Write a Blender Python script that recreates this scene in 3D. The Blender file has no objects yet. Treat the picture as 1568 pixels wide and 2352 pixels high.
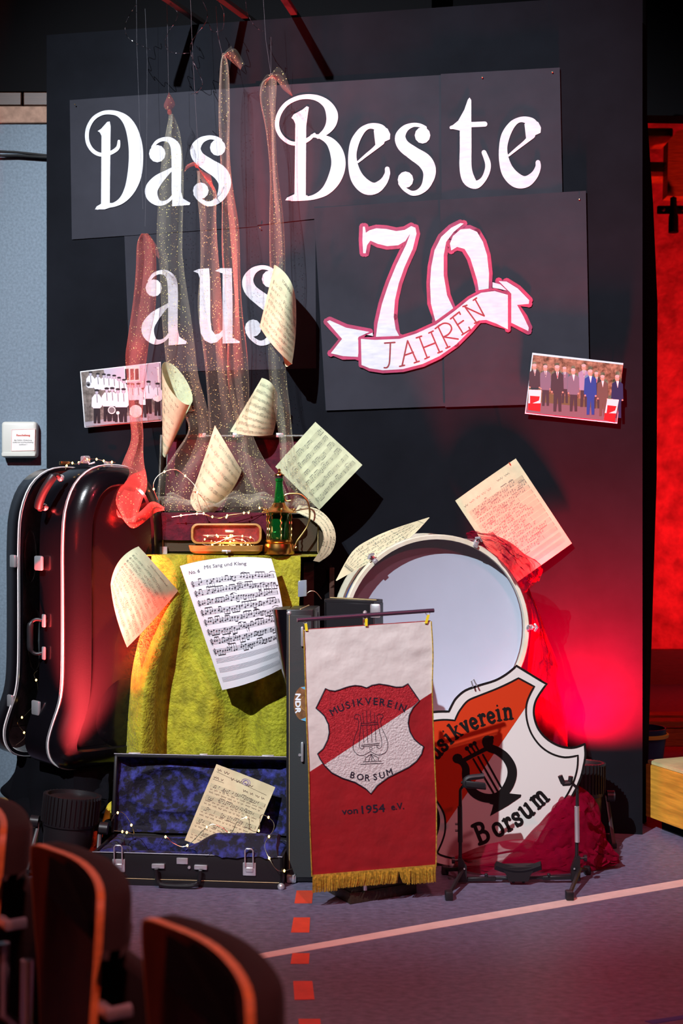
import bpy, bmesh, math, random
from mathutils import Vector, Matrix, noise
from mathutils.geometry import tessellate_polygon
R = random.Random(7)
PI = math.pi
F, CX, CY, H = 2900.0, 784.0, 1176.0, 1.30      # focal length in px of the 1568 px frame, eye height
sc = bpy.context.scene
COL = sc.collection
V = Vector

# ------------------------------------------------------------ camera, world, light, exposure
cd = bpy.data.cameras.new('camera'); cam = bpy.data.objects.new('camera', cd); COL.objects.link(cam)
cam.location = (0, 0, H); cam.rotation_euler = (PI/2, 0, 0)
cd.sensor_fit = 'HORIZONTAL'; cd.sensor_width = 24; cd.lens = F/1568*24
cd.clip_start = .05; cd.dof.use_dof = True; cd.dof.focus_distance = 4.8; cd.dof.aperture_fstop = 3.4
sc.camera = cam
w = bpy.data.worlds.new('world'); sc.world = w; w.use_nodes = True
w.node_tree.nodes['Background'].inputs[0].default_value = (.55, .45, .6, 1)
w.node_tree.nodes['Background'].inputs[1].default_value = .008
vs = sc.view_settings; vs.view_transform = 'Standard'; vs.look = 'None'; vs.gamma = 1; vs.exposure = 0
vs.use_curve_mapping = False

def spot(name, loc, to, power, color, angle, blend=.3, radius=.05):
    l = bpy.data.lights.new(name, 'SPOT'); l.energy = power; l.color = color
    l.spot_size = math.radians(angle); l.spot_blend = blend; l.shadow_soft_size = radius
    o = bpy.data.objects.new(name, l); COL.objects.link(o); o.location = loc
    o.rotation_euler = (V(to)-V(loc)).to_track_quat('-Z', 'Y').to_euler(); return o
# white profile spot high on the left of the hall
spot('hall_profile_spot', (-2.6, -.4, 5.45), (-.08, 5.1, 1.82), 3350, (.87, .93, 1.0), 40, .75, .035)
# pink and red wash from the hall rig, upper right
spot('hall_red_wash', (2.6, -.6, 4.2), (.9, 4.9, 1.0), 255, (1, .06, .10), 52, .8, .08)
# red-orange spot over the audience, rims the chairs and reddens the floor beside them
spot('hall_orange_spot', (.9, .1, 4.6), (-.45, 2.3, .5), 230, (1, .16, .10), 44, .8, .05)
# warm fill light added to lift the blocks on top of the left wall
spot('hall_warm_fill', (-1.6, 3.0, 3.6), (-1.75, 5.6, 3.0), 14, (1, .5, .35), 60, .9, .05)
# narrow red fill light added low at left to redden rolled sheet and leftmost tulle
spot('hall_red_fill', (-2.1, 1.4, .75), (-.75, 5.15, 1.62), 650, (1, .03, .02), 12, .5, .03)
# dim warm wash on the hall floor
spot('hall_floor_wash', (.8, .4, 5.2), (.3, 3.0, 0), 370, (1, .36, .42), 60, .9, .15)
# red floods over the wall beyond the stage
spot('stage_red_flood', (3.5, 7.1, 1.0), (2.6, 9.3, 2.2), 420, (1, .03, .04), 130, .9, .2)
# amber work light over the rostrum
spot('stage_amber_light', (2.9, 4.0, 3.2), (2.15, 5.5, .2), 70, (1, .72, .40), 28, .5, .05)

# ------------------------------------------------------------ pixel geometry
def P(px, py, d): return V(((px-CX)/F*d, d, H-(py-CY)/F*d))
def D(py): return H*F/(py-CY)
def FL(px, py): return P(px, py, D(py))
def ray_plane(px, py, p0, n):
    r = V(((px-CX)/F, 1, -(py-CY)/F)); o = V((0, 0, H))
    return o + r*((p0-o).dot(n)/r.dot(n))
PA = V(((107-CX)/F*D(1857), D(1857), 0)); PB = V(((1475-CX)/F*D(1917), D(1917), 0))
PU = (PB-PA).normalized(); PNN = V((PU.y, -PU.x, 0)).normalized()      # along the panel, out of the panel to the hall
if PNN.y > 0: PNN = -PNN
PTOP = P(1475, -16, D(1917)).z
def PN(px, py, off=0.0): return ray_plane(px, py, PA+PNN*off, PNN)

# ------------------------------------------------------------ materials
MATS = {}
def mat(name, col, rough=.6, metal=0, spec=.5, var=0, vscale=8, bump=0, bscale=60, alpha=1, emit=None, estr=0, sheen=0, trans=0, ior=1.45, coat=0, stretch=None, col2=None, coord='Object', transl=0, detail=4, dist=.002, ramp=(.34, .66)):
    if name in MATS: return MATS[name]
    m = bpy.data.materials.new(name); MATS[name] = m; m.use_nodes = True
    nt = m.node_tree; b = nt.nodes['Principled BSDF']; L = nt.links
    b.inputs['Base Color'].default_value = (*col, 1); b.inputs['Roughness'].default_value = rough
    b.inputs['Metallic'].default_value = metal; b.inputs['Specular IOR Level'].default_value = spec
    b.inputs['Alpha'].default_value = alpha; b.inputs['IOR'].default_value = ior
    b.inputs['Transmission Weight'].default_value = trans; b.inputs['Coat Weight'].default_value = coat
    if sheen: b.inputs['Sheen Weight'].default_value = sheen; b.inputs['Sheen Roughness'].default_value = .4
    if emit: b.inputs['Emission Color'].default_value = (*emit, 1); b.inputs['Emission Strength'].default_value = estr
    tc = nt.nodes.new('ShaderNodeTexCoord'); src = tc.outputs[coord]
    if stretch:
        mp = nt.nodes.new('ShaderNodeMapping'); mp.inputs['Scale'].default_value = stretch
        L.new(src, mp.inputs['Vector']); src = mp.outputs['Vector']
    if var or col2:
        n = nt.nodes.new('ShaderNodeTexNoise'); n.inputs['Scale'].default_value = vscale; n.inputs['Detail'].default_value = detail
        n.inputs['Roughness'].default_value = .6
        L.new(src, n.inputs['Vector'])
        cr = nt.nodes.new('ShaderNodeValToRGB')
        cr.color_ramp.elements[0].position = ramp[0]; cr.color_ramp.elements[1].position = ramp[1]
        c2 = col2 or tuple(min(1, c*(1+var)) for c in col); c1 = tuple(c*(1-var) for c in col) if not col2 else col
        cr.color_ramp.elements[0].color = (*c1, 1); cr.color_ramp.elements[1].color = (*c2, 1)
        L.new(n.outputs['Fac'], cr.inputs['Fac']); L.new(cr.outputs['Color'], b.inputs['Base Color'])
    if bump:
        n2 = nt.nodes.new('ShaderNodeTexNoise'); n2.inputs['Scale'].default_value = bscale; n2.inputs['Detail'].default_value = 3
        L.new(src, n2.inputs['Vector']); bp = nt.nodes.new('ShaderNodeBump')
        bp.inputs['Strength'].default_value = bump; bp.inputs['Distance'].default_value = dist
        L.new(n2.outputs['Fac'], bp.inputs['Height']); L.new(bp.outputs['Normal'], b.inputs['Normal'])
    if transl:
        tr = nt.nodes.new('ShaderNodeBsdfTranslucent'); tr.inputs['Color'].default_value = (*col, 1)
        mx = nt.nodes.new('ShaderNodeMixShader'); mx.inputs[0].default_value = transl
        out = nt.nodes['Material Output']
        L.new(b.outputs[0], mx.inputs[1]); L.new(tr.outputs[0], mx.inputs[2]); L.new(mx.outputs[0], out.inputs['Surface'])
    return m

def sheer(name, col, cover, glit=(1, .9, .35), gl=True, scale=420, thr=.16, fold=.0):
    """sheer net: mostly see-through, denser in noisy folds, strewn with glitter flecks"""
    if name in MATS: return MATS[name]
    m = bpy.data.materials.new(name); MATS[name] = m; m.use_nodes = True
    nt = m.node_tree; L = nt.links; nt.nodes.clear()
    out = nt.nodes.new('ShaderNodeOutputMaterial'); tp = nt.nodes.new('ShaderNodeBsdfTransparent')
    df = nt.nodes.new('ShaderNodeBsdfDiffuse'); df.inputs[0].default_value = (*col, 1)
    tl = nt.nodes.new('ShaderNodeBsdfTranslucent'); tl.inputs[0].default_value = (*col, 1)
    a = nt.nodes.new('ShaderNodeMixShader'); a.inputs[0].default_value = .35
    L.new(df.outputs[0], a.inputs[1]); L.new(tl.outputs[0], a.inputs[2])
    tc = nt.nodes.new('ShaderNodeTexCoord')
    n = nt.nodes.new('ShaderNodeTexNoise'); n.inputs['Scale'].default_value = 9; L.new(tc.outputs['Object'], n.inputs['Vector'])
    mr = nt.nodes.new('ShaderNodeMapRange'); mr.inputs[1].default_value = .3; mr.inputs[2].default_value = .75
    mr.inputs[3].default_value = cover*.7; mr.inputs[4].default_value = min(1, cover*1.35+fold)
    L.new(n.outputs['Fac'], mr.inputs[0])
    # a cloth seen edge-on hides more of what lies behind it
    lw = nt.nodes.new('ShaderNodeLayerWeight'); lw.inputs[0].default_value = .55
    pw = nt.nodes.new('ShaderNodeMath'); pw.operation = 'POWER'; pw.inputs[1].default_value = 2.2; L.new(lw.outputs['Facing'], pw.inputs[0])
    ad = nt.nodes.new('ShaderNodeMath'); ad.operation = 'MULTIPLY_ADD'; ad.inputs[1].default_value = .4; ad.use_clamp = True
    L.new(pw.outputs[0], ad.inputs[0]); L.new(mr.outputs[0], ad.inputs[2])
    mx = nt.nodes.new('ShaderNodeMixShader'); L.new(ad.outputs[0], mx.inputs[0])
    L.new(tp.outputs[0], mx.inputs[1]); L.new(a.outputs[0], mx.inputs[2])
    res = mx.outputs[0]
    if gl:
        vo = nt.nodes.new('ShaderNodeTexVoronoi'); vo.inputs['Scale'].default_value = scale/4; L.new(tc.outputs['Object'], vo.inputs['Vector'])
        lt = nt.nodes.new('ShaderNodeMath'); lt.operation = 'LESS_THAN'; lt.inputs[1].default_value = thr; L.new(vo.outputs['Distance'], lt.inputs[0])
        sp = nt.nodes.new('ShaderNodeSeparateColor'); L.new(vo.outputs['Color'], sp.inputs[0])
        g2 = nt.nodes.new('ShaderNodeMath'); g2.operation = 'GREATER_THAN'; g2.inputs[1].default_value = .45; L.new(sp.outputs[0], g2.inputs[0])
        ml = nt.nodes.new('ShaderNodeMath'); ml.operation = 'MULTIPLY'; L.new(lt.outputs[0], ml.inputs[0]); L.new(g2.outputs[0], ml.inputs[1])
        gg = nt.nodes.new('ShaderNodeBsdfDiffuse'); gg.inputs[0].default_value = (*glit, 1)
        m2 = nt.nodes.new('ShaderNodeMixShader'); L.new(ml.outputs[0], m2.inputs[0]); L.new(res, m2.inputs[1]); L.new(gg.outputs[0], m2.inputs[2])
        res = m2.outputs[0]
    L.new(res, out.inputs['Surface'])
    return m

# ------------------------------------------------------------ mesh builder
class MB:
    def __init__(s): s.v = []; s.f = []; s.mi = []; s.uv = None; s.m = 0
    def add(s, vs, fs):
        o = len(s.v); s.v += [V(p) for p in vs]
        for f in fs: s.f.append(tuple(i+o for i in f)); s.mi.append(s.m)
        return s
    def bm(s, bm, M=None):
        vs = [(M @ v.co if M else v.co.copy()) for v in bm.verts]
        bm.verts.index_update(); s.add(vs, [[v.index for v in f.verts] for f in bm.faces]); bm.free(); return s
    def obox(s, o, a, b, c, bev=0, seg=2):
        """box from corner o with edge vectors a, b, c"""
        o, a, b, c = V(o), V(a), V(b), V(c)
        if not bev:
            q = [o, o+a, o+a+b, o+b]; q += [p+c for p in q]
            return s.add(q, [(0, 3, 2, 1), (4, 5, 6, 7), (0, 1, 5, 4), (1, 2, 6, 5), (2, 3, 7, 6), (3, 0, 4, 7)])
        la, lb, lc = a.length, b.length, c.length
        bm = bmesh.new(); bmesh.ops.create_cube(bm, size=1)
        for v in bm.verts: v.co = V(((v.co.x+.5)*la, (v.co.y+.5)*lb, (v.co.z+.5)*lc))
        bmesh.ops.bevel(bm, geom=bm.edges[:], offset=min(bev, .49*min(la, lb, lc)), segments=seg, affect='EDGES', profile=.5)
        M = Matrix((a/la, b/lb, c/lc)).transposed().to_4x4(); M.translation = o
        return s.bm(bm, M)
    def box(s, c, size, bev=0, rz=0, rx=0):
        M = Matrix.Rotation(rz, 3, 'Z') @ Matrix.Rotation(rx, 3, 'X')
        a, b, d = [M @ V(t) for t in ((size[0], 0, 0), (0, size[1], 0), (0, 0, size[2]))]
        return s.obox(V(c)-(a+b+d)/2, a, b, d, bev)
    def tube(s, pts, r, n=8, cap=True, closed=False):
        pts = [V(p) for p in pts]; N = len(pts); rs = r if isinstance(r, (list, tuple)) else [r]*N
        t0 = (pts[1]-pts[0]).normalized(); up = V((0, 0, 1)) if abs(t0.z) < .9 else V((1, 0, 0))
        x = t0.cross(up).normalized(); vs = []; fs = []
        for i, p in enumerate(pts):
            if closed: t = pts[(i+1) % N]-pts[i-1]
            else: t = pts[min(i+1, N-1)]-pts[max(i-1, 0)]
            t = t.normalized() if t.length > 1e-9 else t0
            x = (x-t*x.dot(t)); x = x.normalized() if x.length > 1e-6 else t.orthogonal().normalized(); y = t.cross(x)
            for k in range(n): a = 2*PI*k/n; vs.append(p+(x*math.cos(a)+y*math.sin(a))*rs[i])
        for i in range(N if closed else N-1):
            j = (i+1) % N
            for k in range(n): fs.append((i*n+k, i*n+(k+1) % n, j*n+(k+1) % n, j*n+k))
        if cap and not closed: fs += [tuple(reversed(range(n))), tuple((N-1)*n+k for k in range(n))]
        return s.add(vs, fs)
    def lathe(s, c, prof, n=28, M=None, cap=True):
        """prof = [(r, z)...]; around z through c, optional 3x3 rotation"""
        vs = []; fs = []; c = V(c)
        for r, z in prof:
            for k in range(n):
                a = 2*PI*k/n; p = V((r*math.cos(a), r*math.sin(a), z)); vs.append(c+(M @ p if M else p))
        for i in range(len(prof)-1):
            for k in range(n): fs.append((i*n+k, i*n+(k+1) % n, (i+1)*n+(k+1) % n, (i+1)*n+k))
        if cap and prof[0][0] > 1e-5: fs.append(tuple(reversed(range(n))))
        if cap and prof[-1][0] > 1e-5: fs.append(tuple((len(prof)-1)*n+k for k in range(n)))
        return s.add(vs, fs)
    def grid(s, S, nu, nv, closed_u=False, thick=0):
        vs = [V(S(i/nu, j/nv)) for j in range(nv+1) for i in range(nu+1)]
        fs = [(j*(nu+1)+i, (j+1)*(nu+1)+i, (j+1)*(nu+1)+i+1, j*(nu+1)+i+1) for j in range(nv) for i in range(nu)]
        if thick:
            n0 = len(vs); W = nu+1; nor = []
            for j in range(nv+1):
                for i in range(nu+1):
                    du = vs[j*W+min(i+1, nu)]-vs[j*W+max(i-1, 0)]; dv = vs[min(j+1, nv)*W+i]-vs[max(j-1, 0)*W+i]
                    n = dv.cross(du); nor.append(n.normalized() if n.length > 1e-12 else V((0, 1, 0)))
            vs += [p-n*thick for p, n in zip(vs, nor)]
            fs += [tuple(n0+k for k in reversed(f)) for f in fs[:]]
            rim = [i for i in range(W)] + [j*W+nu for j in range(1, nv+1)] + [nv*W+i for i in range(nu-1, -1, -1)] + [j*W for j in range(nv-1, 0, -1)]
            for a, b in zip(rim, rim[1:]+rim[:1]): fs.append((a, b, b+n0, a+n0))
        return s.add(vs, fs)
    def loft(s, loops, cap0=True, cap1=True):
        n = len(loops[0]); vs = [p for l in loops for p in l]; fs = []
        for i in range(len(loops)-1):
            for k in range(n): fs.append((i*n+k, i*n+(k+1) % n, (i+1)*n+(k+1) % n, (i+1)*n+k))
        if cap0: fs.append(tuple(reversed(range(n))))
        if cap1: fs.append(tuple((len(loops)-1)*n+k for k in range(n)))
        return s.add(vs, fs)
    def prism(s, pts, ext):
        """flat polygon (3D points) with thickness vector ext"""
        pts = [V(p) for p in pts]; n = len(pts); tri = tessellate_polygon([pts])
        vs = pts+[p+V(ext) for p in pts]
        fs = [tuple(t) for t in tri]+[tuple(n+i for i in reversed(t)) for t in tri]+[(i, (i+1) % n, n+(i+1) % n, n+i) for i in range(n)]
        return s.add(vs, fs)
    def ball(s, c, r, sub=1, sc=(1, 1, 1)):
        bm = bmesh.new(); bmesh.ops.create_icosphere(bm, subdivisions=sub, radius=r)
        for v in bm.verts: v.co = V((v.co.x*sc[0], v.co.y*sc[1], v.co.z*sc[2]))+V(c)
        return s.bm(bm)
    def build(s, name, mats, parent=None, smooth=True, origin=None, ang=40, kind=None, label=None):
        me = bpy.data.meshes.new(name)
        if parent is not None: org = V(parent['org'])
        elif origin is not None: org = V(origin)
        else: org = V((0, 0, 0))
        me.from_pydata([tuple(p-org) for p in s.v], [], s.f)
        mats = mats if isinstance(mats, (list, tuple)) else [mats]
        for m in mats: me.materials.append(m)
        me.polygons.foreach_set('material_index', s.mi)
        if smooth:
            me.polygons.foreach_set('use_smooth', [True]*len(me.polygons))
            bm = bmesh.new(); bm.from_mesh(me)
            bmesh.ops.recalc_face_normals(bm, faces=bm.faces[:])
            for e in bm.edges:
                if len(e.link_faces) == 2 and e.calc_face_angle(0) > math.radians(ang): e.smooth = False
            bm.to_mesh(me); bm.free()
        me.update()
        o = bpy.data.objects.new(name, me); COL.objects.link(o)
        if parent is not None: o.parent = parent
        else: o.location = org
        o['org'] = tuple(org)
        if kind: o['kind'] = kind
        if label: o['label'] = label
        return o

def thing(name, label, cat, loc, group=None):
    o = bpy.data.objects.new(name, None); COL.objects.link(o); o.empty_display_size = .05
    o.location = loc; o['org'] = tuple(V(loc)); o['label'] = label; o['category'] = cat
    if group: o['group'] = group
    return o
def tag(o, label, cat, group=None, kind=None):
    o['label'] = label; o['category'] = cat
    if group: o['group'] = group
    if kind: o['kind'] = kind
    return o
def struct(name, mb, m, label=None, **k):
    o = mb.build(name, m, **k); o['kind'] = 'structure'
    if label: o['label'] = label
    return o

def crom(pts, n=6, closed=False):
    """Catmull-Rom through tuples of any length"""
    N = len(pts); out = []
    rng = range(N if closed else N-1)
    for i in rng:
        g = (lambda k: pts[k % N]) if closed else (lambda k: pts[max(0, min(N-1, k))])
        p0, p1, p2, p3 = g(i-1), g(i), g(i+1), g(i+2)
        for j in range(n):
            t = j/n
            out.append(tuple(.5*(2*b+(c-a)*t+(2*a-5*b+4*c-d)*t*t+(3*b-a-3*c+d)*t**3) for a, b, c, d in zip(p0, p1, p2, p3)))
    if not closed: out.append(tuple(pts[-1]))
    return out

TXT = {}
def text_geo(st):
    if st in TXT: return TXT[st]
    cu = bpy.data.curves.new('t', 'FONT'); cu.body = st; cu.resolution_u = 3
    o = bpy.data.objects.new('t', cu); COL.objects.link(o)
    dg = bpy.context.evaluated_depsgraph_get(); me = o.evaluated_get(dg).to_mesh()
    g = ([(v.co.x, v.co.y) for v in me.vertices], [tuple(p.vertices) for p in me.polygons])
    o.evaluated_get(dg).to_mesh_clear(); bpy.data.objects.remove(o); bpy.data.curves.remove(cu)
    TXT[st] = g; return g

class Ink:
    """flat print drawn in 2D, later mapped on a surface"""
    def __init__(s): s.v = []; s.f = []; s.mi = []; s.m = 0; s.lay = []; s.nl = 0
    def add(s, vs, fs):
        s.nl += 1; s.lay += [s.nl]*len(vs); o = len(s.v); s.v += [tuple(p[:2]) for p in vs]
        for f in fs: s.f.append(tuple(i+o for i in f)); s.mi.append(s.m)
        return s
    def poly(s, pts, smooth=0):
        if smooth: pts = crom(pts, smooth, True)
        tri = tessellate_polygon([[V((p[0], p[1], 0)) for p in pts]]); return s.add(pts, tri)
    def disc(s, x, y, r, ry=None, rot=0, n=12):
        ry = ry or r; c, sn = math.cos(rot), math.sin(rot); vs = []
        for k in range(n):
            a = 2*PI*k/n; X, Y = r*math.cos(a), ry*math.sin(a); vs.append((x+X*c-Y*sn, y+X*sn+Y*c))
        return s.add(vs, [tuple(range(n))])
    def stroke(s, pts, wd=None, n=6, smooth=True, caps=True, closed=False):
        pts = [tuple(p) if len(p) > 2 else (*p, wd) for p in pts]
        if smooth and len(pts) > 2: pts = crom(pts, n, closed)
        N = len(pts); vs = []; fs = []
        for i, p in enumerate(pts):
            if closed: q, r_ = pts[i-1], pts[(i+1) % N]
            else: q, r_ = pts[max(0, i-1)], pts[min(N-1, i+1)]
            dx, dy = r_[0]-q[0], r_[1]-q[1]; l = math.hypot(dx, dy) or 1; h = p[2]/2
            vs += [(p[0]-dy/l*h, p[1]+dx/l*h), (p[0]+dy/l*h, p[1]-dx/l*h)]
        for i in range(N if closed else N-1):
            j = (i+1) % N; fs.append((2*i, 2*i+1, 2*j+1, 2*j))
        s.add(vs, fs)
        if caps and not closed:
            for p in (pts[0], pts[-1]): s.disc(p[0], p[1], p[2]/2, n=10)
        return s
    def text(s, st, x, y, h, rot=0, w=None, bold=0, shear=0, center=True):
        """y down; h = cap height"""
        g, fs = text_geo(st); k = h/.73; xs = [p[0] for p in g]; x0, x1 = min(xs), max(xs)
        kx = w/(x1-x0) if w else k; mid = (x0+x1)/2 if center else x0; c, sn = math.cos(rot), math.sin(rot)
        offs = [(0, 0)] if not bold else [(-bold, 0), (bold, 0), (0, bold), (0, -bold)]
        for ox, oy in offs:
            vs = []
            for a, b in g:
                X = (a-mid)*kx+ox+b*k*shear; Y = -(b-(.365 if center else 0))*k+oy; vs.append((x+X*c-Y*sn, y+X*sn+Y*c))
            s.add(vs, fs)
        return s
    def to(s, name, mats, parent, fn, step=None, **k):
        mb = MB(); mb.v = [fn(*p) for p in s.v]
        if not step:          # prints are layered a hair apart so that overlapping strokes never share a plane
            for q, ((x, y), l) in enumerate(zip(s.v, s.lay)):
                p = mb.v[q]; n = (fn(x+.3, y)-p).cross(fn(x, y+.3)-p)
                if n.length > 1e-14:
                    n.normalize(); n = n if n.dot(V((0, 0, H))-p) > 0 else -n; mb.v[q] = p+n*((l % 16)*1.4e-5)
        if step: mb.v = [p+V(step)*l for p, l in zip(mb.v, s.lay)]
        mb.f = s.f; mb.mi = s.mi
        return mb.build(name, mats, parent, smooth=False, **k)

def clip(poly, p, q, keep):
    """part of polygon on one side of the line p-q"""
    def sd(a): return ((q[0]-p[0])*(a[1]-p[1])-(q[1]-p[1])*(a[0]-p[0]))*keep
    out = []
    for i, a in enumerate(poly):
        b = poly[(i+1) % len(poly)]; da, db = sd(a), sd(b)
        if da >= 0: out.append(a)
        if da*db < 0: t = da/(da-db); out.append((a[0]+(b[0]-a[0])*t, a[1]+(b[1]-a[1])*t))
    return out

# ============================================================ SETTING
M_floor = mat('linoleum', (.145, .13, .20), .45, spec=.45, var=.28, vscale=34, bump=.2, bscale=60, stretch=(1, 1.9, 1), detail=8)
M_black = mat('black_felt', (.006, .006, .007), .95, spec=.1)
M_panelm = mat('black_card', (.0062, .0072, .0105), .9, spec=.12, var=.2, vscale=3, bump=.15, bscale=5)
M_wall = mat('blue_grey_plaster', (.17, .22, .27), .9, var=.16, vscale=90, bump=.3, bscale=160)
M_conc = mat('orange_lit_block', (.36, .22, .16), .9, var=.2, vscale=30, bump=.2)
M_skirt = mat('varnished_pine', (.45, .26, .07), .5, var=.25, vscale=14, stretch=(1, 1, 12))
M_redwall = mat('rough_red_wall', (.55, .10, .10), .95, var=.35, vscale=7, bump=1, bscale=14, dist=.02)
M_dkwood = mat('dark_wood', (.05, .018, .01), .5, var=.3, vscale=12, stretch=(1, 1, 10))
M_orwood = mat('orange_pine', (.52, .22, .035), .5, var=.3, vscale=9, stretch=(1, 1, 14), bump=.1)

floor = struct('floor', MB().obox((-5, -1.5, -.1), (10.5, 0, 0), (0, 13, 0), (0, 0, .1)), M_floor)
def floor_mark(name, px, m, z=.0012, label=None):
    mb = MB(); mb.prism([FL(*p)+V((0, 0, z)) for p in px], (0, 0, -.001)); o = mb.build(name, m, floor, smooth=False)
    if label: o['label'] = label
    return o
M_pink = mat('pale_pink_court_paint', (.85, .62, .55), .5, var=.06, vscale=20)
M_redp = mat('red_court_paint', (.75, .07, .03), .5, var=.08, vscale=20)
M_bluep = mat('blue_court_paint', (.03, .06, .25), .5)
floor_mark('court_line', [(430, 2222), (440, 2230), (660, 2192), (1000, 2133), (1640, 2024), (1640, 2008), (1000, 2118), (660, 2179)], M_pink, label='long pale pink court line')
floor_mark('court_line', [(1500, 2352), (1640, 2330), (1640, 2322), (1480, 2346)], M_bluep, label='dark blue court line')
for q in ([(681, 2046), (719, 2046), (716, 2075), (676, 2075)], [(674, 2108), (712, 2108), (710, 2142), (668, 2142)], [(671, 2190), (711, 2190), (709, 2214), (667, 2214)],
          [(673, 2254), (717, 2254), (722, 2296), (676, 2297)], [(685, 2341), (735, 2341), (739, 2375), (688, 2375)]):
    floor_mark('court_dash', q, M_redp)
floor_mark('court_line', [(30, 1945), (100, 1938), (100, 1950), (34, 1956)], M_redp, .0014, 'short red court line by the left spotlight')

struct('ceiling', MB().obox((-5, -1.5, 5.7), (10.5, 0, 0), (0, 13, 0), (0, 0, .1)), M_black)
WY = 5.60
wl = struct('wall_left', MB().obox((-5, WY, 0), (5.4, 0, 0), (0, .2, 0), (0, 0, 3.02)), M_wall)
for i in range(9):
    MB().obox((-4.2+i*.42, WY-.012, 3.022), (.412, 0, 0), (0, .2, 0), (0, 0, .075), .004, 1).build('block', M_conc, wl)
    MB().obox((-4.35+i*.42, WY-.004, 3.102), (.412, 0, 0), (0, .2, 0), (0, 0, .06), .004, 1).build('block', M_dkwood, wl)
struct('wall_back', MB().obox((-5, WY, 3.166), (5.4, 0, 0), (0, .2, 0), (0, 0, 2.54)), M_black)
struct('baseboard_left', MB().obox((-5, WY-.025, 0), (5.0, 0, 0), (0, .025, 0), (0, 0, .035), .004, 1), M_skirt)
wr = struct('wall_right', MB().obox((.4, 9.6, .25), (4.9, 0, 0), (0, .1, 0), (0, 0, 5.4)), M_redwall)
struct('baseboard_right', MB().obox((.4, 9.5, 0), (4.9, 0, 0), (0, .2, 0), (0, 0, .26)), M_dkwood)
struct('wall_side_left', MB().obox((-5.1, -1.5, 0), (.1, 0, 0), (0, 7.2, 0), (0, 0, 5.7)), M_black)
struct('wall_side_right', MB().obox((5.3, -1.5, 0), (.1, 0, 0), (0, 13, 0), (0, 0, 5.7)), M_black)
hd = MB().obox(P(1300, 262, 6.0)-V((2.4, 0, -.035)), (5.8, 0, -.085), (0, .12, 0), (0, 0, 2.45)); struct('trim_1', hd, M_black, 'black stage border above the opening')
struct('light_stop', MB().obox((-1.2, 5.83, 2.4), (2.25, 0, 0), (0, .03, 0), (0, 0, 1.6)), M_black, 'unseen black sheet added behind the backdrop to stop light')  # hidden sheet added to block the white beam slipping over the panel top

# wall cables
cab = thing('cable', 'black cables running along the top of the grey wall at left', 'cable', P(55, 355, WY-.02))
MB().tube([P(-60, 345, WY-.02), P(40, 350, WY-.03), P(107, 357, WY-.02), P(135, 360, WY-.02)], .006).build('cord', mat('black_rubber', (.01, .01, .011), .6), cab)
MB().tube([P(-60, 358, WY-.02), P(40, 357, WY-.02), P(100, 361, WY-.02), P(135, 362, WY-.02)], .006).build('cord', MATS['black_rubber'], cab)

# call box on the wall
M_ivory = mat('ivory_plastic', (.62, .62, .56), .35)
cb = thing('call_box', 'ivory smoke vent call box with printed notice on grey wall at left', 'call box', P(48, 1053, WY))
def WP(px, py, off=0): return ray_plane(px, py, V((0, WY-off, 0)), V((0, -1, 0)))
a = WP(10, 1052); b_ = WP(90, 1052); t = WP(10, 970)
MB().obox(a, V((b_.x-a.x, 0, 0)), (0, -.055, 0), V((0, 0, t.z-a.z)), .014, 3).build('body', M_ivory, cb)
MB().obox(a+V((.003, -.052, .004)), V((b_.x-a.x-.006, 0, 0)), (0, -.008, 0), V((0, 0, .018)), .003, 1).build('lower_lip', M_ivory, cb)
lab = Ink(); lab.poly([(26, 986), (81, 984), (80, 1035), (25, 1037)])
lo = lab.to('notice', mat('notice_paper', (.8, .78, .74), .6), cb, lambda x, y: WP(x, y, .0562))
ik = Ink(); ik.stroke([(27, 987), (80.5, 985.5), (79.5, 1034.5), (26, 1036)], .7, smooth=False, closed=True); ik.text('Rauchabzug', 53.5, 999.5, 4.4, w=31, bold=.25)
ik.m = 1; ik.text('Bei Gefahr Abdeckung', 53, 1011, 3, w=40); ik.text('entfernen und Rauchabzug', 53, 1015.8, 3, w=47); ik.text('auslösen !', 53, 1020.8, 3, w=18)
ik.to('notice_print', [mat('notice_red', (.6, .06, .03), .6), mat('print_black', (.02, .02, .02), .7)], lo, lambda x, y: WP(x, y, .0568))

# ============================================================ BACKDROP
bd = thing('backdrop_panel', 'tall black stage backdrop panel behind the whole display', 'panel', (PA+PB)/2)
MB().obox(PA, PB-PA, -PNN*.045, (0, 0, PTOP)).build('board', M_panelm, bd, smooth=False)
for t in (.9,): MB().obox(PA.lerp(PB, t)-PNN*.045, PU*.06, -PNN*.06, (0, 0, PTOP-.02)).build('brace', M_dkwood, bd)
M_bar = mat('dark_steel', (.08, .07, .07), .35, metal=.6)
rig = [((460, 50), (320, 0)), ((570, 45), (440, 0)), ((682, 38), (610, 0))]
for (a, b) in rig:
    p0 = PN(*a, .0); p0.z = PTOP+.012; d_ = V((-.46, -1, 0)).normalized()
    if a[0] > 600: d_ = V((-.22, -1, 0)).normalized()
    o = MB().obox(p0-d_*.1, d_*.85, V((d_.y, -d_.x, 0))*.03, (0, 0, .02), .002, 1).build('rigging_bar', M_bar, origin=p0)
    tag(o, {460: 'left dark steel bar over the backdrop top edge, thread tied on', 570: 'middle dark steel bar over the backdrop top edge', 682: 'right dark steel bar over the backdrop, above the letter B'}[a[0]], 'bar', 'rigging bars over the backdrop')

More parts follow.
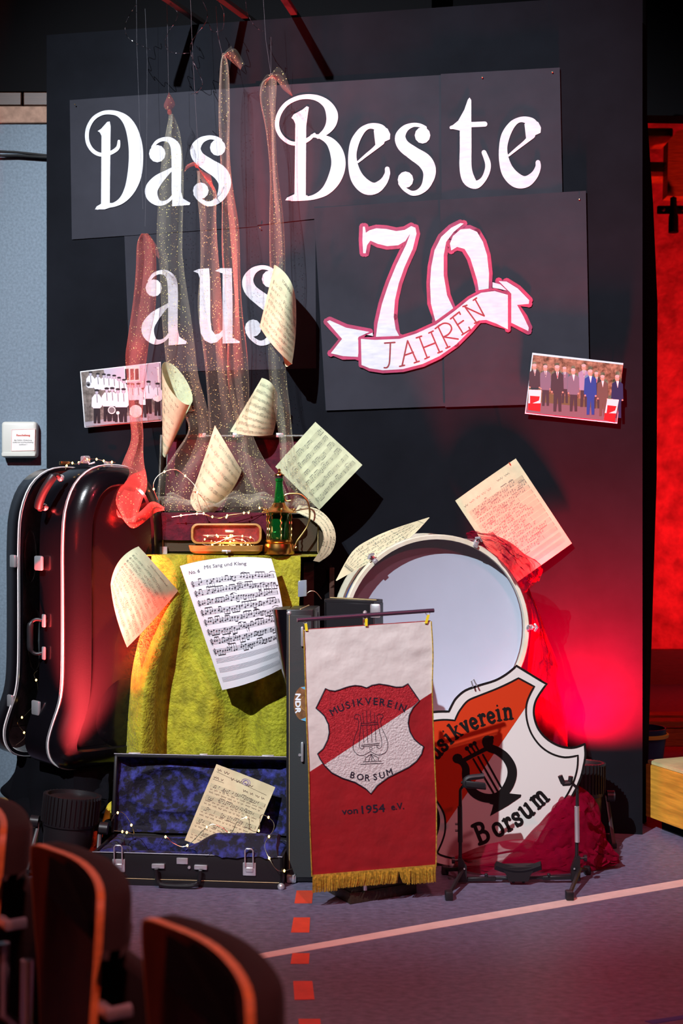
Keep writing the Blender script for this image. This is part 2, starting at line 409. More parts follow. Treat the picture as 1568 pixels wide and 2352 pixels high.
# black curtain beside the panel
cp = [(1486, 0), (1486, 262), (1500, 470), (1510, 700), (1508, 1100), (1494, 1550), (1484, 1905)]
def curt(u, v):
    i = min(int(v*6), 5); f = v*6-i; e = (cp[i][0]*(1-f)+cp[i+1][0]*f, cp[i][1]*(1-f)+cp[i+1][1]*f)
    r = P(e[0], e[1], 5.30); l = V((.98, 5.2, r.z)); q = l.lerp(r, u); q.y += .02*math.sin(u*19); return q
tag(MB().grid(curt, 24, 24, thick=.004).build('curtain', M_black, origin=(1.1, 5.25, 0)), 'black curtain hanging at the right edge of the backdrop', 'curtain')

# ---------------------------------------------------------- poster papers
M_poster = mat('dark_grey_poster_paper', (.030, .031, .041), .8, spec=.15, var=.12, vscale=4, bump=.35, bscale=7, dist=.006)
M_white = mat('white_brush_paint', (.66, .67, .73), .7, var=.10, vscale=16, stretch=(1, 1, 5))
M_crim = mat('crimson_brush_paint', (.36, .018, .085), .6, var=.25, vscale=16)
def bil(c, u, v): return tuple((c[0][k]*(1-u)+c[1][k]*u)*(1-v)+(c[3][k]*(1-u)+c[2][k]*u)*v for k in (0, 1))
def poster(c, off, label, seed):
    def S(u, v):
        x, y = bil(c, u, v); e = min(u, v, 1-u, 1-v)
        q = noise.noise(V((u*3+seed, v*3, seed)))
        return PN(x, y, off+.0012+.0012*q+(.003*(v-.9)*10*abs(noise.noise(V((u*4, 1, seed)))) if v > .9 else 0))
    o = MB().grid(S, 24, 24, thick=.0008).build('poster_paper', M_poster, origin=PN(*bil(c, .5, .5)), smooth=True)
    return tag(o, label, 'poster', 'dark grey lettered poster papers on the backdrop')
s4 = poster([(285, 530), (724, 505), (726, 846), (298, 856)], .001, 'dark grey poster paper lettered aus', 4)
s1 = poster([(160, 230), (586, 199), (592, 520), (165, 550)], .004, 'dark grey poster paper lettered Das', 1)
s2 = poster([(584, 199), (1014, 172), (1015, 470), (590, 517)], .007, 'dark grey poster paper with the letters B, e and s', 2)
s3 = poster([(1012, 170), (1285, 155), (1291, 441), (1014, 470)], .010, 'dark grey poster paper with the letters t and e, top right', 3)
s5 = poster([(720, 478), (1020, 458), (1024, 933), (748, 943)], .0095, 'dark grey poster paper under the large 7', 5)
s6 = poster([(1010, 459), (1345, 438), (1354, 925), (1022, 935)], .0125, 'dark grey poster paper under the large 0 at right', 6)
for s_, px in ((s3, [(1107, 178), (1268, 166)]), (s6, [(1330, 458)]), (s4, [(597, 523)]), (s1, [(172, 240)])):
    for p in px: MB().ball(PN(*p, .018), .0035).build('pin', mat('brass_pin', (.8, .6, .3), .3, metal=1), s_)
def on_panel(off): return lambda x, y: PN(x, y, off)
def letter(name, fn, par, off=.0185, m=None):
    ik = Ink(); fn(ik); return ik.to(name, m or M_white, par, on_panel(off), label='letter '+name[-1:] if len(name) > 1 and name.startswith('letter_') else None)
ID = lambda x, y: (x, y)
def sm(pts, T): return [(*T(p[0], p[1]), *p[2:]) for p in pts]
def g_D(i):
    i.stroke([(273, 324, 6), (270, 340, 9), (252, 352, 9), (230, 355, 9), (212, 345, 9), (201, 325, 9), (201, 298, 9), (213, 274, 9), (232, 261, 9), (252, 258, 10), (272, 262, 12),
              (290, 276, 20), (303, 300, 27), (311, 335, 32), (312, 370, 33), (308, 405, 32), (298, 435, 25), (282, 458, 16), (262, 470, 10), (240, 473, 9), (224, 478, 8)])
    i.poly([(224, 301), (232, 296), (246, 280), (252, 279), (254, 290), (252, 470), (232, 472), (233, 312), (229, 304)])
    i.poly([(218, 481), (222, 474), (232, 468), (256, 466), (258, 475), (240, 481)])
def g_a(T=ID):
    def f(i):
        i.disc(*T(361, 353), 19, 20)
        i.stroke(sm([(350, 338, 6), (360, 326, 8), (374, 320, 9), (390, 322, 14), (402, 336, 22), (405, 360, 23), (405, 400, 22), (405, 440, 22), (407, 462, 22)], T))
        i.stroke(sm([(398, 386, 6), (384, 396, 12), (362, 414, 24), (348, 434, 29), (350, 452, 26), (364, 466, 14), (382, 464, 8), (396, 452, 7), (402, 442, 6)], T))
        i.poly([T(*p) for p in [(395, 474), (396, 440), (416, 440), (420, 456), (437, 466), (435, 471)]])
    return f
def g_s(T=ID, k=1):
    def f(i):
        i.disc(*T(500, 339), 18*k, 19*k); i.disc(*T(461, 438), 18*k, 19*k)
        i.stroke(sm([(506, 322, 8*k), (494, 317, 9*k), (478, 316, 10*k), (460, 324, 16*k), (449, 342, 24*k), (456, 362, 28*k), (480, 380, 31*k), (505, 397, 34*k), (516, 420, 30*k), (509, 448, 21*k), (494, 464, 14*k), (476, 468, 11*k), (458, 458, 9*k), (448, 446, 8*k)], T))
    return f
def g_B(i):
    i.stroke([(722, 308, 6), (708, 320, 9), (688, 329, 9), (666, 328, 9), (646, 313, 9), (636, 290, 10), (640, 264, 10), (655, 241, 10), (678, 227, 10), (704, 222, 11), (730, 226, 14),
              (751, 240, 20), (762, 262, 27), (760, 284, 24), (748, 302, 16), (730, 315, 8)])
    i.stroke([(716, 312, 7), (735, 314, 10), (757, 325, 20), (772, 348, 30), (777, 378, 33), (768, 410, 31), (750, 436, 22), (728, 450, 13), (704, 456, 9), (670, 458, 8)])
    i.poly([(669, 271), (674, 263), (694, 252), (704, 244), (709, 246), (703, 290), (702, 455), (676, 456), (678, 285), (674, 275)])
    i.poly([(655, 460), (659, 454), (676, 446), (706, 449), (706, 457), (668, 461)])
def g_e(T=ID):
    def f(i):
        i.stroke(sm([(822, 372, 5), (840, 357, 7), (860, 341, 9), (876, 326, 14)], T))
        i.poly([T(*p) for p in [(862, 335), (895, 320), (896, 308), (890, 296), (872, 286), (858, 300)]], 0)
        i.stroke(sm([(880, 312, 26), (874, 298, 24), (860, 290, 15), (844, 291, 12), (829, 302, 16), (815, 326, 20), (809, 356, 19), (812, 386, 24), (822, 412, 31), (841, 430, 33), (862, 432, 26), (880, 418, 18), (889, 400, 13), (889, 388, 11)], T))
    return f
def g_t(i):
    i.poly([(1033, 295), (1040, 287), (1052, 277), (1066, 252), (1074, 229), (1078, 224), (1082, 230), (1082, 300), (1056, 300)])
    i.stroke([(1036, 293, 8), (1060, 287, 12), (1090, 286, 12), (1113, 285, 12)])
    i.stroke([(1069, 292, 27), (1069, 340, 27), (1069, 385, 28), (1076, 412, 29), (1092, 424, 20), (1108, 414, 13), (1118, 395, 13), (1120, 375, 13), (1111, 350, 11)])
def g_u(i):
    i.poly([(444, 623), (456, 618), (480, 616), (482, 640), (483, 735), (486, 758), (494, 768), (503, 766), (511, 758), (511, 628), (494, 622), (506, 616), (532, 616), (534, 700), (534, 776), (550, 784), (550, 788), (511, 789), (511, 773), (498, 786), (484, 789), (470, 782), (461, 766), (458, 740), (459, 640), (455, 628)])
letter('letter_D', g_D, s1, .0085); letter('letter_a', g_a(), s1, .0085); letter('letter_s', g_s(), s1, .0085)
letter('letter_B', g_B, s2, .0115); letter('letter_e', g_e(), s2, .0115); letter('letter_s', g_s(lambda x, y: (x+470, 283+(y-312)*1.03)), s2, .0115)
letter('letter_t', g_t, s3, .0145); letter('letter_e', g_e(lambda x, y: (x+346, y-15)), s3, .0145)
letter('letter_a', g_a(lambda x, y: (x-8, 620+(y-315)*1.09)), s4, .0055); letter('letter_u', g_u, s4, .0055)
letter('letter_s', g_s(lambda x, y: (x+120, 610+(y-312)*1.14), 1.05), s4, .0055)
c4 = lambda pts: [(680+p[0]*.3827, 460+p[1]*.3827, *[w_*.3827 for w_ in p[2:]]) for p in pts]
seven = c4([(400, 158), (412, 158), (418, 195), (440, 180), (480, 168), (540, 172), (600, 185), (650, 178), (690, 155), (715, 165), (722, 200), (700, 290), (650, 400), (615, 500), (592, 600), (585, 700), (597, 775), (622, 822), (478, 822), (488, 740), (515, 620), (555, 500), (600, 390), (660, 265), (684, 200), (655, 245), (612, 270), (545, 275), (490, 262), (445, 242), (425, 270), (417, 318), (402, 318), (397, 240)])
zl = c4([(1005, 140), (985, 137), (930, 165), (870, 220), (830, 300), (810, 400), (803, 500), (808, 620), (835, 725), (945, 655), (905, 570), (885, 450), (885, 330), (900, 250), (945, 190)])
zr = c4([(1040, 170), (985, 175), (940, 215), (922, 260), (930, 302), (965, 280), (1010, 292), (1045, 350), (1070, 430), (1085, 480), (1095, 540), (1154, 530), (1157, 440), (1145, 330), (1120, 250), (1085, 190)])
rib = c4([(388, 832), (470, 838), (620, 832), (720, 800), (840, 745), (950, 665), (1040, 592), (1110, 555), (1190, 545), (1270, 568), (1270, 775), (1200, 740), (1140, 718), (1095, 722), (1040, 785), (960, 865), (860, 935), (760, 982), (640, 1013), (520, 1020), (440, 1008), (392, 988)])
rl = c4([(185, 728), (200, 720), (300, 765), (440, 790), (385, 815), (370, 940), (280, 935), (208, 918), (275, 832)])
rl2 = c4([(425, 808), (458, 794), (462, 815)])
rr = c4([(1215, 485), (1262, 488), (1330, 530), (1398, 600), (1395, 622), (1325, 628), (1365, 700), (1395, 765), (1392, 785), (1290, 735), (1290, 560)])
rr2 = c4([(1178, 492), (1225, 505), (1262, 540), (1178, 524)])
def edge_of(polys, w_):
    def f(i):
        for p in polys: i.stroke([q[:2] for q in p], w_, smooth=False, closed=True); [i.disc(q[0], q[1], w_/2, n=8) for q in p]
    return f
letter('digit_7_outline', edge_of([seven], 17), s5, .0134, M_crim)['label'] = 'crimson outline of the 7'
letter('digit_7', lambda i: i.poly(seven), s5, .0142)['label'] = 'white painted 7'
letter('digit_0_outline', edge_of([zl, zr], 17), s6, .0170, M_crim)['label'] = 'crimson outline of the 0'
letter('digit_0', lambda i: (i.poly(zl), i.poly(zr)), s6)['label'] = 'white painted 0'
for q_, q2_ in ((rl, rl2), (rr, rr2)):
    letter('ribbon_tail_outline', edge_of([q_], 17), s6, .0187, M_crim)
    letter('ribbon_tail', lambda i: i.poly(q_), s6, .0192); letter('ribbon_fold', lambda i: i.poly(q2_), s6, .0196)
letter('ribbon_outline', edge_of([rib], 14), s6, .0199, M_crim)
letter('ribbon', lambda i: i.poly(rib), s6, .0205)['label'] = 'white painted ribbon banner'
def jah(i):
    W = 9
    for st in ([(530, 857), (592, 853)], [(565, 857), (562, 930), (558, 980), (545, 1003), (528, 1005)],
               [(668, 843), (635, 993)], [(668, 843), (724, 970)], [(650, 930), (702, 912)], [(620, 997), (650, 990)], [(708, 976), (738, 966)],
               [(738, 820), (785, 943)], [(808, 790), (860, 912)], [(764, 884), (834, 856)], [(720, 826), (752, 815)], [(772, 952), (798, 940)], [(795, 797), (822, 784)], [(850, 916), (876, 906)],
               [(850, 757), (910, 882)], [(848, 760), (885, 738), (920, 745), (932, 772), (915, 802), (885, 820)], [(885, 820), (972, 833)], [(834, 770), (862, 748)], [(898, 888), (922, 878)],
               [(940, 703), (1002, 802)], [(925, 712), (978, 670)], [(966, 748), (1003, 722)], [(994, 808), (1044, 776)], [(978, 670), (984, 684)], [(1044, 776), (1036, 762)],
               [(1012, 640), (1082, 735)], [(1012, 640), (1128, 694)], [(1072, 592), (1128, 694)], [(1000, 638), (1024, 630)], [(1062, 600), (1082, 586)], [(1070, 738), (1094, 728)]):
        i.stroke(c4([(*p, W) for p in st]))
letter('jahren_lettering', jah, s6, .0212, mat('dark_red_ink', (.25, .01, .02), .6))

# ---------------------------------------------------------- the two photographs pinned up
def photo(name, c, off, label, draw, mats):
    t = thing(name, label, 'photograph', PN(*bil(c, .5, .5), off))
    S = lambda u, v: PN(*bil(c, u, v), off+.01*(u-.5)**2)
    MB().grid(S, 10, 8, thick=.002).build('photo_card', mat('photo_white', (.8, .8, .84), .25), t)
    ik = Ink(); draw(ik); ik.to('printed_picture', mats, t, lambda x, y: PN(x, y, off+.0052), step=PNN*1.5e-5)
    for q in (.12, .88): MB().tube([PN(*bil(c, q, .06), off+.004), PN(*bil(c, q, .06), -.003)], .002, 6).build('pin', MATS['brass_pin'], t)
    return t
PM = {k: mat('print_'+k, c, .3) for k, c in dict(wallgrey=(.30, .27, .30), lightwall=(.48, .45, .55), dark=(.02, .017, .022), shirt=(.72, .72, .8), grey=(.16, .15, .16), ground=(.32, .30, .34), skin=(.55, .30, .22),
      hair=(.45, .42, .40), charcoal=(.045, .042, .05), navy=(.02, .028, .09), blue=(.02, .06, .28), slate=(.14, .15, .2), lightsuit=(.24, .26, .38), taupe=(.10, .085, .07), tie=(.45, .03, .04), white=(.78, .76, .74), red=(.6, .015, .02), path=(.13, .12, .14), grass=(.10, .11, .05)).items()}
PM['stone'] = mat('print_stone', (.06, .04, .02), .3, col2=(.30, .24, .15), vscale=55)
PM['brown'] = mat('print_brown', (.10, .08, .07), .3, col2=(.25, .21, .19), vscale=60)
pk = list(PM); pl = [PM[k] for k in pk]
def M_(i, k): i.m = pk.index(k)
def k5(x, y): return (150+x*.3508, 780+y*.3508)
def draw_band(i):
    M_(i, 'brown'); i.poly([(186, 855), (367, 834), (369, 965), (196, 980)])
    M_(i, 'lightwall'); i.poly([k5(250, 195), k5(615, 152), k5(622, 350), k5(380, 330), k5(262, 250)])
    M_(i, 'ground'); i.poly([k5(125, 540), k5(618, 470), k5(624, 520), k5(130, 570)])
    M_(i, 'white'); i.poly([k5(385, 180), k5(485, 170), k5(488, 270), k5(390, 280)]); i.poly([k5(600, 180), k5(612, 178), k5(620, 290), k5(606, 292)])
    M_(i, 'dark')
    for x in (390, 424, 455): i.poly([k5(x, 192), k5(x+24, 190), k5(x+26, 262), k5(x+2, 265)])
    for x in range(124, 170, 10): i.stroke([k5(x, 420), k5(x+4, 540)], .9, smooth=False)
    def man(x, y, h, k=1, legs=True):
        M_(i, 'shirt'); i.poly([k5(x-14*k, y+16*k), k5(x+14*k, y+16*k), k5(x+32*k, y+40*k), k5(x+34*k, y+95*k), k5(x+18*k, y+112*k), k5(x-18*k, y+112*k), k5(x-34*k, y+95*k), k5(x-32*k, y+40*k)])
        M_(i, 'grey'); i.disc(*k5(x, y+4), 4.2*k, 5*k); M_(i, 'skin')
        M_(i, 'lightwall'); i.disc(*k5(x, y+5), 3.2*k, 4*k)
        M_(i, 'dark'); i.disc(*k5(x, y-10*k), 5.6*k, 2.6*k); i.stroke([k5(x, y+22*k), k5(x+3, y+70*k)], 1.3, smooth=False)
        if legs: i.poly([k5(x-20*k, y+108*k), k5(x+20*k, y+108*k), k5(x+22*k, y+h), k5(x+4, y+h), k5(x, y+140*k), k5(x-4, y+h), k5(x-20*k, y+h)])
    for x, y in ((165, 222), (213, 232), (252, 236), (284, 240), (320, 244), (352, 258), (384, 272)): man(x, y, 100, .85, False)
    for x, y in ((410, 298), (440, 300), (478, 298), (512, 330)): man(x, y, 180, .9)
    for x, y in ((545, 285), (604, 298)): man(x, y, 200, .95)
    for x, y in ((382, 335), (345, 335), (308, 328), (272, 330), (207, 342)): man(x, y, 205, 1)
    M_(i, 'white'); i.disc(*k5(305, 462), 9); i.disc(*k5(462, 470), 15); i.disc(*k5(345, 480), 4)
    i.disc(*k5(605, 388), 7); M_(i, 'grey'); i.disc(*k5(305, 462), 7); i.disc(*k5(150, 290), 5); M_(i, 'white'); i.disc(*k5(462, 470), 6); i.stroke([k5(345, 480), k5(352, 540)], 1.2, smooth=False)
    M_(i, 'dark'); i.disc(*k5(152, 296), 3)
photo('band_photograph', [(184, 853), (369, 831), (371, 967), (194, 982)], .035, 'black and white photograph of uniformed brass band, pinned at left', draw_band, pl)
def draw_men(i):
    c = [(1224, 815), (1430, 838), (1416, 969), (1207, 947)]
    B = lambda u, v: bil(c, u, v)
    M_(i, 'stone'); i.poly([B(0, 0), B(1, 0), B(1, .75), B(0, .62)])
    M_(i, 'grass'); i.poly([B(0, .62), B(1, .7), B(1, .85), B(0, .85)]); M_(i, 'path'); i.poly([B(0, .8), B(1, .8), B(1, 1), B(0, 1)])
    def man(x, y, suit, tie='tie', k=1.0, leg=None):
        M_(i, leg or suit); i.poly([(x-7*k, y+45*k), (x+9*k, y+45*k), (x+9*k, y+92*k), (x+3*k, y+92*k), (x+1*k, y+60*k), (x-2*k, y+92*k), (x-8*k, y+92*k)])
        M_(i, suit); i.poly([(x-4*k, y+8*k), (x+6*k, y+8*k), (x+13*k, y+14*k), (x+14*k, y+48*k), (x+10*k, y+54*k), (x-9*k, y+53*k), (x-14*k, y+46*k), (x-12*k, y+13*k)])
        M_(i, 'white'); i.poly([(x-2.5*k, y+7*k), (x+4*k, y+7*k), (x+1*k, y+23*k)])
        M_(i, tie); i.stroke([(x+.8*k, y+8*k), (x+.8*k, y+19*k)], 1.6*k, smooth=False)
        M_(i, 'skin'); i.disc(x, y+1, 5*k, 6.5*k); i.disc(x-11*k, y+50*k, 2*k); i.disc(x+12*k, y+51*k, 2*k)
        M_(i, 'hair'); i.disc(x, y-3.5*k, 5.2*k, 3.6*k)
    for a in ((1296, 848, 'slate', 'navy', .85), (1340, 843, 'lightsuit', 'charcoal', 1), (1369, 860, 'charcoal', 'tie', .85), (1252, 845, 'slate', 'charcoal', .95), (1227, 842, 'charcoal', 'taupe', .95),
              (1279, 846, 'charcoal', 'tie', 1.08), (1316, 853, 'slate', 'white', 1), (1383, 868, 'taupe', 'white', .95), (1355, 856, 'blue', 'white', 1.05), (1417, 868, 'navy', 'white', 1)):
        man(*a[:3], a[3], a[4], 'charcoal' if a[2] in ('slate', 'lightsuit') else None)
    for q in ([(1214, 895), (1243, 896), (1240, 945), (1212, 941)], [(1394, 916), (1421, 918), (1411, 969), (1386, 964)]):
        M_(i, 'white'); i.poly(q); u = lambda a, b: bil(q, a, b)
        M_(i, 'red'); i.poly([u(0, .68), u(1, .62), u(1, 1), u(0, 1)]); i.poly([u(.12, .3), u(.9, .3), u(.85, .5), u(.15, .72)])
    M_(i, 'white')
photo('group_photograph', [(1222, 810), (1431, 834), (1417, 973), (1205, 950)], .03, 'colour photograph of ten suited men before a stone wall, pinned at right', draw_men, pl)

# ---------------------------------------------------------- beyond the opening at right
M_box = mat('rostrum_ply', (.62, .30, .035), .5, var=.25, vscale=5, stretch=(1, 1, 12), bump=.08)
M_top = mat('rostrum_top', (.48, .45, .22), .55, var=.15, vscale=10)
c0 = V((1.25, 5.19, 0)); ra = V((.38, -.925, 0)).normalized(); rb = V((.925, .38, 0)).normalized()
rs = thing('rostrum', 'low wooden stage rostrum with pale green top at right edge', 'platform', c0+(ra+rb)*.5)
MB().obox(c0+V((0, 0, .05)), ra*1.0, rb*.02, (0, 0, .215), .002, 1).build('side_board', M_box, rs)
MB().obox(c0+V((0, 0, .05))+rb*.02, rb*1.1, ra*.02, (0, 0, .215), .002, 1).build('back_board', M_box, rs)
MB().obox(c0+V((0, 0, .265))-ra*.0+rb*.008, ra*1.02, rb*1.12, (0, 0, .016), .003, 1).build('top_board', M_top, rs)
MB().obox(c0+rb*.05+ra*.04, ra*.92, rb*1.0, (0, 0, .06)).build('plinth', M_black, rs)
bn = thing('bench', 'low reddish wooden bench behind the rostrum', 'bench', (2.2, 6.9, 0))
MB().obox((1.3, 6.75, .15), (2.0, 0, 0), (0, .12, 0), (0, 0, .03), .004, 1).build('seat_board', M_orwood, bn)
MB().obox((1.3, 6.95, .15), (2.0, 0, 0), (0, .14, 0), (0, 0, .03), .004, 1).build('seat_board', M_orwood, bn)
MB().obox((1.3, 6.78, .04), (2.0, 0, 0), (0, .02, 0), (0, 0, .10), .004, 1).build('front_board', M_orwood, bn)
for x in (1.5, 2.8): MB().obox((x, 6.8, 0), (.06, 0, 0), (0, .26, 0), (0, 0, .15)).build('leg', M_dkwood, bn)
bk = thing('bucket', 'dark blue bucket standing behind the curtain edge', 'bucket', (1.46, 6.1, 0)); bc = (1.46, 6.1, 0)
MB().lathe(bc, [(.075, 0), (.078, .01), (.105, .22), (.105, .26), (.1, .26), (.1, .22), (.07, .02), (0, .02)]).build('body', mat('navy_plastic', (.012, .02, .08), .4), bk)
MB().lathe(bc, [(.108, .215), (.116, .218), (.118, .232), (.108, .235)], cap=False).build('rim_band', mat('yellow_rim', (.5, .3, .05), .5), bk)
for k, (x0, x1, y0, y1, lb) in enumerate(((1380, 1546, 300, 313, 'upper'), (1380, 1551, 378, 395, 'lower'))):
    a = P(x0, y1, 8.2); b = P(x1, y1, 8.2)
    o = MB().obox(a, b-a, (0, .3, 0), V((0, 0, (y1-y0)/F*8.2+.02)), .01, 2).build('wall_beam', M_orwood, origin=a)
    tag(o, lb+' orange wooden beam on the red wall beyond the curtain', 'beam', 'orange beams on the red wall')
br = [P(1600, 290, 8.1), P(1556, 300, 8.1), P(1534, 325, 8.1), P(1532, 450, 8.1), P(1600, 452, 8.1)]
tag(MB().prism(br, (0, .12, 0)).build('wooden_bracket', M_orwood, origin=br[3]), 'large orange wooden bracket on the red wall, at right edge', 'bracket')
lp = thing('stage_lamp', 'small black stage lamp clamped below the wooden bracket', 'lamp', P(1547, 495, 8))
MB().lathe(P(1546, 534, 8.0), [(.0, 0), (.032, 0), (.03, .1), (.022, .13), (.02, .22), (0, .23)], 16).build('housing', M_black, lp)
MB().box(P(1545, 482, 8.03), (.2, .03, .05), .006).build('clamp', M_black, lp)
for x in (1523, 1568): MB().ball(P(x, 481, 8.0), .014).build('bolt', M_bar, lp)

# ============================================================ SHEETS OF MUSIC
M_aged = mat('aged_green_paper', (.66, .72, .46), .75, var=.14, vscale=18, transl=.12, spec=.2)
M_cream = mat('cream_paper', (.72, .66, .42), .75, var=.10, vscale=12, transl=.08, spec=.2)
M_wpaper = mat('white_paper', (.84, .84, .88), .65, var=.02, vscale=6, transl=.06, spec=.25)
M_old = mat('old_manuscript_paper', (.60, .54, .33), .8, var=.14, vscale=10, spec=.2)
M_ink = mat('music_ink', (.17, .20, .15), .7); M_faint = mat('stave_ink', (.42, .47, .32), .7); M_dink = mat('black_pen_ink', (.02, .02, .03), .7); M_dst = mat('grey_stave_ink', (.30, .31, .36), .7)
M_sepia = mat('sepia_ink', (.10, .07, .05), .7); M_stamp = mat('violet_stamp_ink', (.16, .10, .35), .7)

def Q(c):
    px, py, d = c
    return PN(px, py, d) if d < 1 else P(px, py, d)
def patch(C):
    G = [[Q(c) for c in row] for row in C]
    def L(t): return (2*(t-.5)*(t-1), -4*t*(t-1), 2*t*(t-.5))
    def S(u, v):
        a, b = L(u), L(v); r = V((0, 0, 0))
        for j in range(3):
            for i in range(3): r += G[j][i]*(a[i]*b[j])
        return r
    return S
def ruled(A, B, bulge=None):
    A = crom([tuple(Q(c)) for c in A], 8); B = crom([tuple(Q(c)) for c in B], 8)
    def at(L, t):
        x = t*(len(L)-1); i = min(int(x), len(L)-2); return V(L[i]).lerp(V(L[i+1]), x-i)
    def S(u, v):
        p = at(A, u).lerp(at(B, u), v)
        if bulge: p = p+V(bulge)*math.sin(PI*v)
        return p
    return S
def score(i, rows, y0, y1, seed, x0=7, x1=94, gap=1.35, dense=.72, blank=0, lw=.28, k=1.0, ragged=False, clef=True):
    r = random.Random(seed); pitch = (y1-y0)/max(1, rows-1) if rows > 1 else 0
    for n in range(rows):
        y = y0+pitch*n; i.m = 1
        for l in range(5): i.stroke([(x0+(x1-x0)*t/12, y+l*gap) for t in range(13)], lw, smooth=False, caps=False)
        if n >= rows-blank: continue
        i.m = 0
        for bx in range(1, 5):
            X = x0+(x1-x0)*bx/4; i.stroke([(X, y), (X, y+gap*4)], .5, smooth=False, caps=False)
        if clef: i.stroke([(x0+2.4, y+5.4*gap), (x0+1.6, y+3*gap), (x0+3.4, y+.4*gap), (x0+2.6, y-1*gap), (x0+1.4, y+2*gap), (x0+3.8, y+3.2*gap), (x0+1.6, y+3.6*gap)], .55*k, n=3, caps=False)
        X = x0+6; end = x1-(r.random()*30 if ragged else 1)
        while X < end-3:
            g = r.choice((1, 1, 2, 2, 3, 4)); sp = r.uniform(2.5, 3.4); ys = [y+gap*r.uniform(.3, 3.8) for _ in range(g)]
            if r.random() > dense: X += 3; continue
            up = sum(ys)/g > y+2*gap; st = 4.0*k*(-1 if up else 1); xs = [X+q*sp for q in range(g)]
            for a, b in zip(xs, ys):
                i.disc(a, b, 1.05*k, .78*k, -.4, 7)
                sx = a+(.85*k if up else -.85*k); by = min(ys)+st if up else max(ys)+st
                i.stroke([(sx, b), (sx, by if g > 1 else b+st)], .36*k, smooth=False, caps=False)
                if g == 1 and r.random() < .3: i.stroke([(sx, b+st), (sx+1.5, b+st*.6)], .5*k, smooth=False, caps=False)
            if g > 1:
                by = min(ys)+st if up else max(ys)+st; o = .85*k if up else -.85*k
                i.stroke([(xs[0]+o, by), (xs[-1]+o, by)], .95*k, smooth=False, caps=False)
            if r.random() < .07: i.stroke([(xs[0], y-1.5*gap), (X+4, y-2.9*gap), (X+8, y-1.5*gap)], .4*k, n=4, caps=False)
            X = xs[-1]+r.uniform(2.4, 3.8)
def scrawl(i, x0, x1, y, h, seed, w_=.4):
    r = random.Random(seed); x = x0; pts = []
    while x < x1:
        n = r.randint(3, 7)
        pts = [(x+q*h*.42, y+(h*.5 if q % 2 else -h*.35)*r.uniform(.5, 1.2)) for q in range(n)]
        i.stroke(pts, w_, n=3, caps=False); x += n*h*.42+h*.5
def sheet(label, S, m, draw, off=.0011, nu=14, nv=18, group=None, flip=1, inks=None, Hh=141.0):
    c = S(.5, .5); o = MB().grid(S, nu, nv, thick=.0006).build('music_sheet', m, origin=c); tag(o, label, 'sheet music', group)
    def fn(x, y):
        u, v = x/100, y/Hh; e = .004
        p = S(u, v); du = S(u+e, v)-S(u-e, v); dv = S(u, v+e)-S(u, v-e); n = dv.cross(du)
        if n.length < 1e-12: return p
        n.normalize(); return p+n*off*flip
    i = Ink(); draw(i); ch = i.to('printed_music', inks or [M_ink, M_faint], o, fn); return o
GS = 'music sheets of the display'
def dr(rows, seed, **k):
    def f(i): score(i, rows, 12, 128, seed, k=.72, **{**dict(dense=.6), **k})
    return f
T_ = .20
sheet('curled green music sheet hanging highest, over the s of aus', patch([[(630, 608, .19), (664, 640, .26), (679, 690, .20)], [(613, 680, .22), (645, 722, .29), (679, 765, .22)], [(596, 750, .22), (628, 795, .29), (670, 836, .23)]]), M_aged,
      lambda i: (score(i, 8, 30, 125, 3, k=.7, dense=.6), i.text('TORNERAI', 50, 16, 6)), group=GS)
s_ = COL.objects[-1].parent
MB().grid(ruled([(640, 808, .23), (650, 820, .21), (656, 842, .20), (666, 838, .22)], [(660, 780, .18), (668, 790, .18), (672, 800, .19), (671, 836, .23)]), 10, 8, thick=.0006).build('curled_underside', M_cream, s_)
# cone rolled from a sheet
apx = V(PN(377, 1046, .22)); rc = PN(407, 880, .23); rx = PN(438, 928, .25)-rc; rn = V((-.5, -.8, .35)).normalized()
ry = rx.cross(rn).normalized(); ry2 = (V((.045, 0, -.03))); sd = (PN(385, 905, .28)-PN(407, 880, .23)).normalized()*.046+V((0, -.05, 0))
def cone(u, v):
    a = 2*PI*(u*.97)+PI*.05; ring = rc+rx*math.cos(a)+sd*math.sin(a); b = apx+(ring-rc)*.10
    return ring.lerp(b, v)
sheet('music sheet rolled into a cone, lit salmon red, right of the left photograph', cone, M_aged, dr(9, 12, clef=False), nu=30, nv=12, group=GS, flip=-1)
s_ = COL.objects[-1].parent
MB().grid(ruled([(428, 912, .20), (437, 925, .20), (441, 940, .20)], [(420, 930, .2), (432, 944, .2), (447, 943, .2)]), 6, 4, thick=.0006).build('loose_corner', M_aged, s_)
sheet('curled green music sheet standing on top of the open velvet lid', patch([[(601, 868, .16), (623, 880, .19), (637, 905, .12)], [(565, 929, .18), (600, 944, .22), (635, 958, .13)], [(528, 991, .20), (575, 1001, .23), (626, 999, .14)]]), M_aged, dr(8, 5), group=GS)
sheet('pointed green music sheet with folded yellow lower edge before the velvet lid', patch([[(493, 977, .32), (524, 1028, .36), (555, 1080, .32)], [(466, 1060, .34), (493, 1098, .40), (530, 1130, .34)], [(437, 1142, .34), (448, 1172, .38), (482, 1187, .34)]]), M_aged, dr(7, 8), group=GS)
sheet('square green music sheet tilted on its corner, right of the velvet lid', patch([[(632, 1072, .20), (678, 1020, .22), (724, 969, .20)], [(682, 1121, .20), (731, 1070, .23), (778, 1018, .20)], [(733, 1171, .20), (782, 1120, .22), (832, 1068, .20)]]), M_aged,
      lambda i: score(i, 6, 12, 84, 21, gap=1.5, k=.8, dense=.6), group=GS, Hh=100.0)
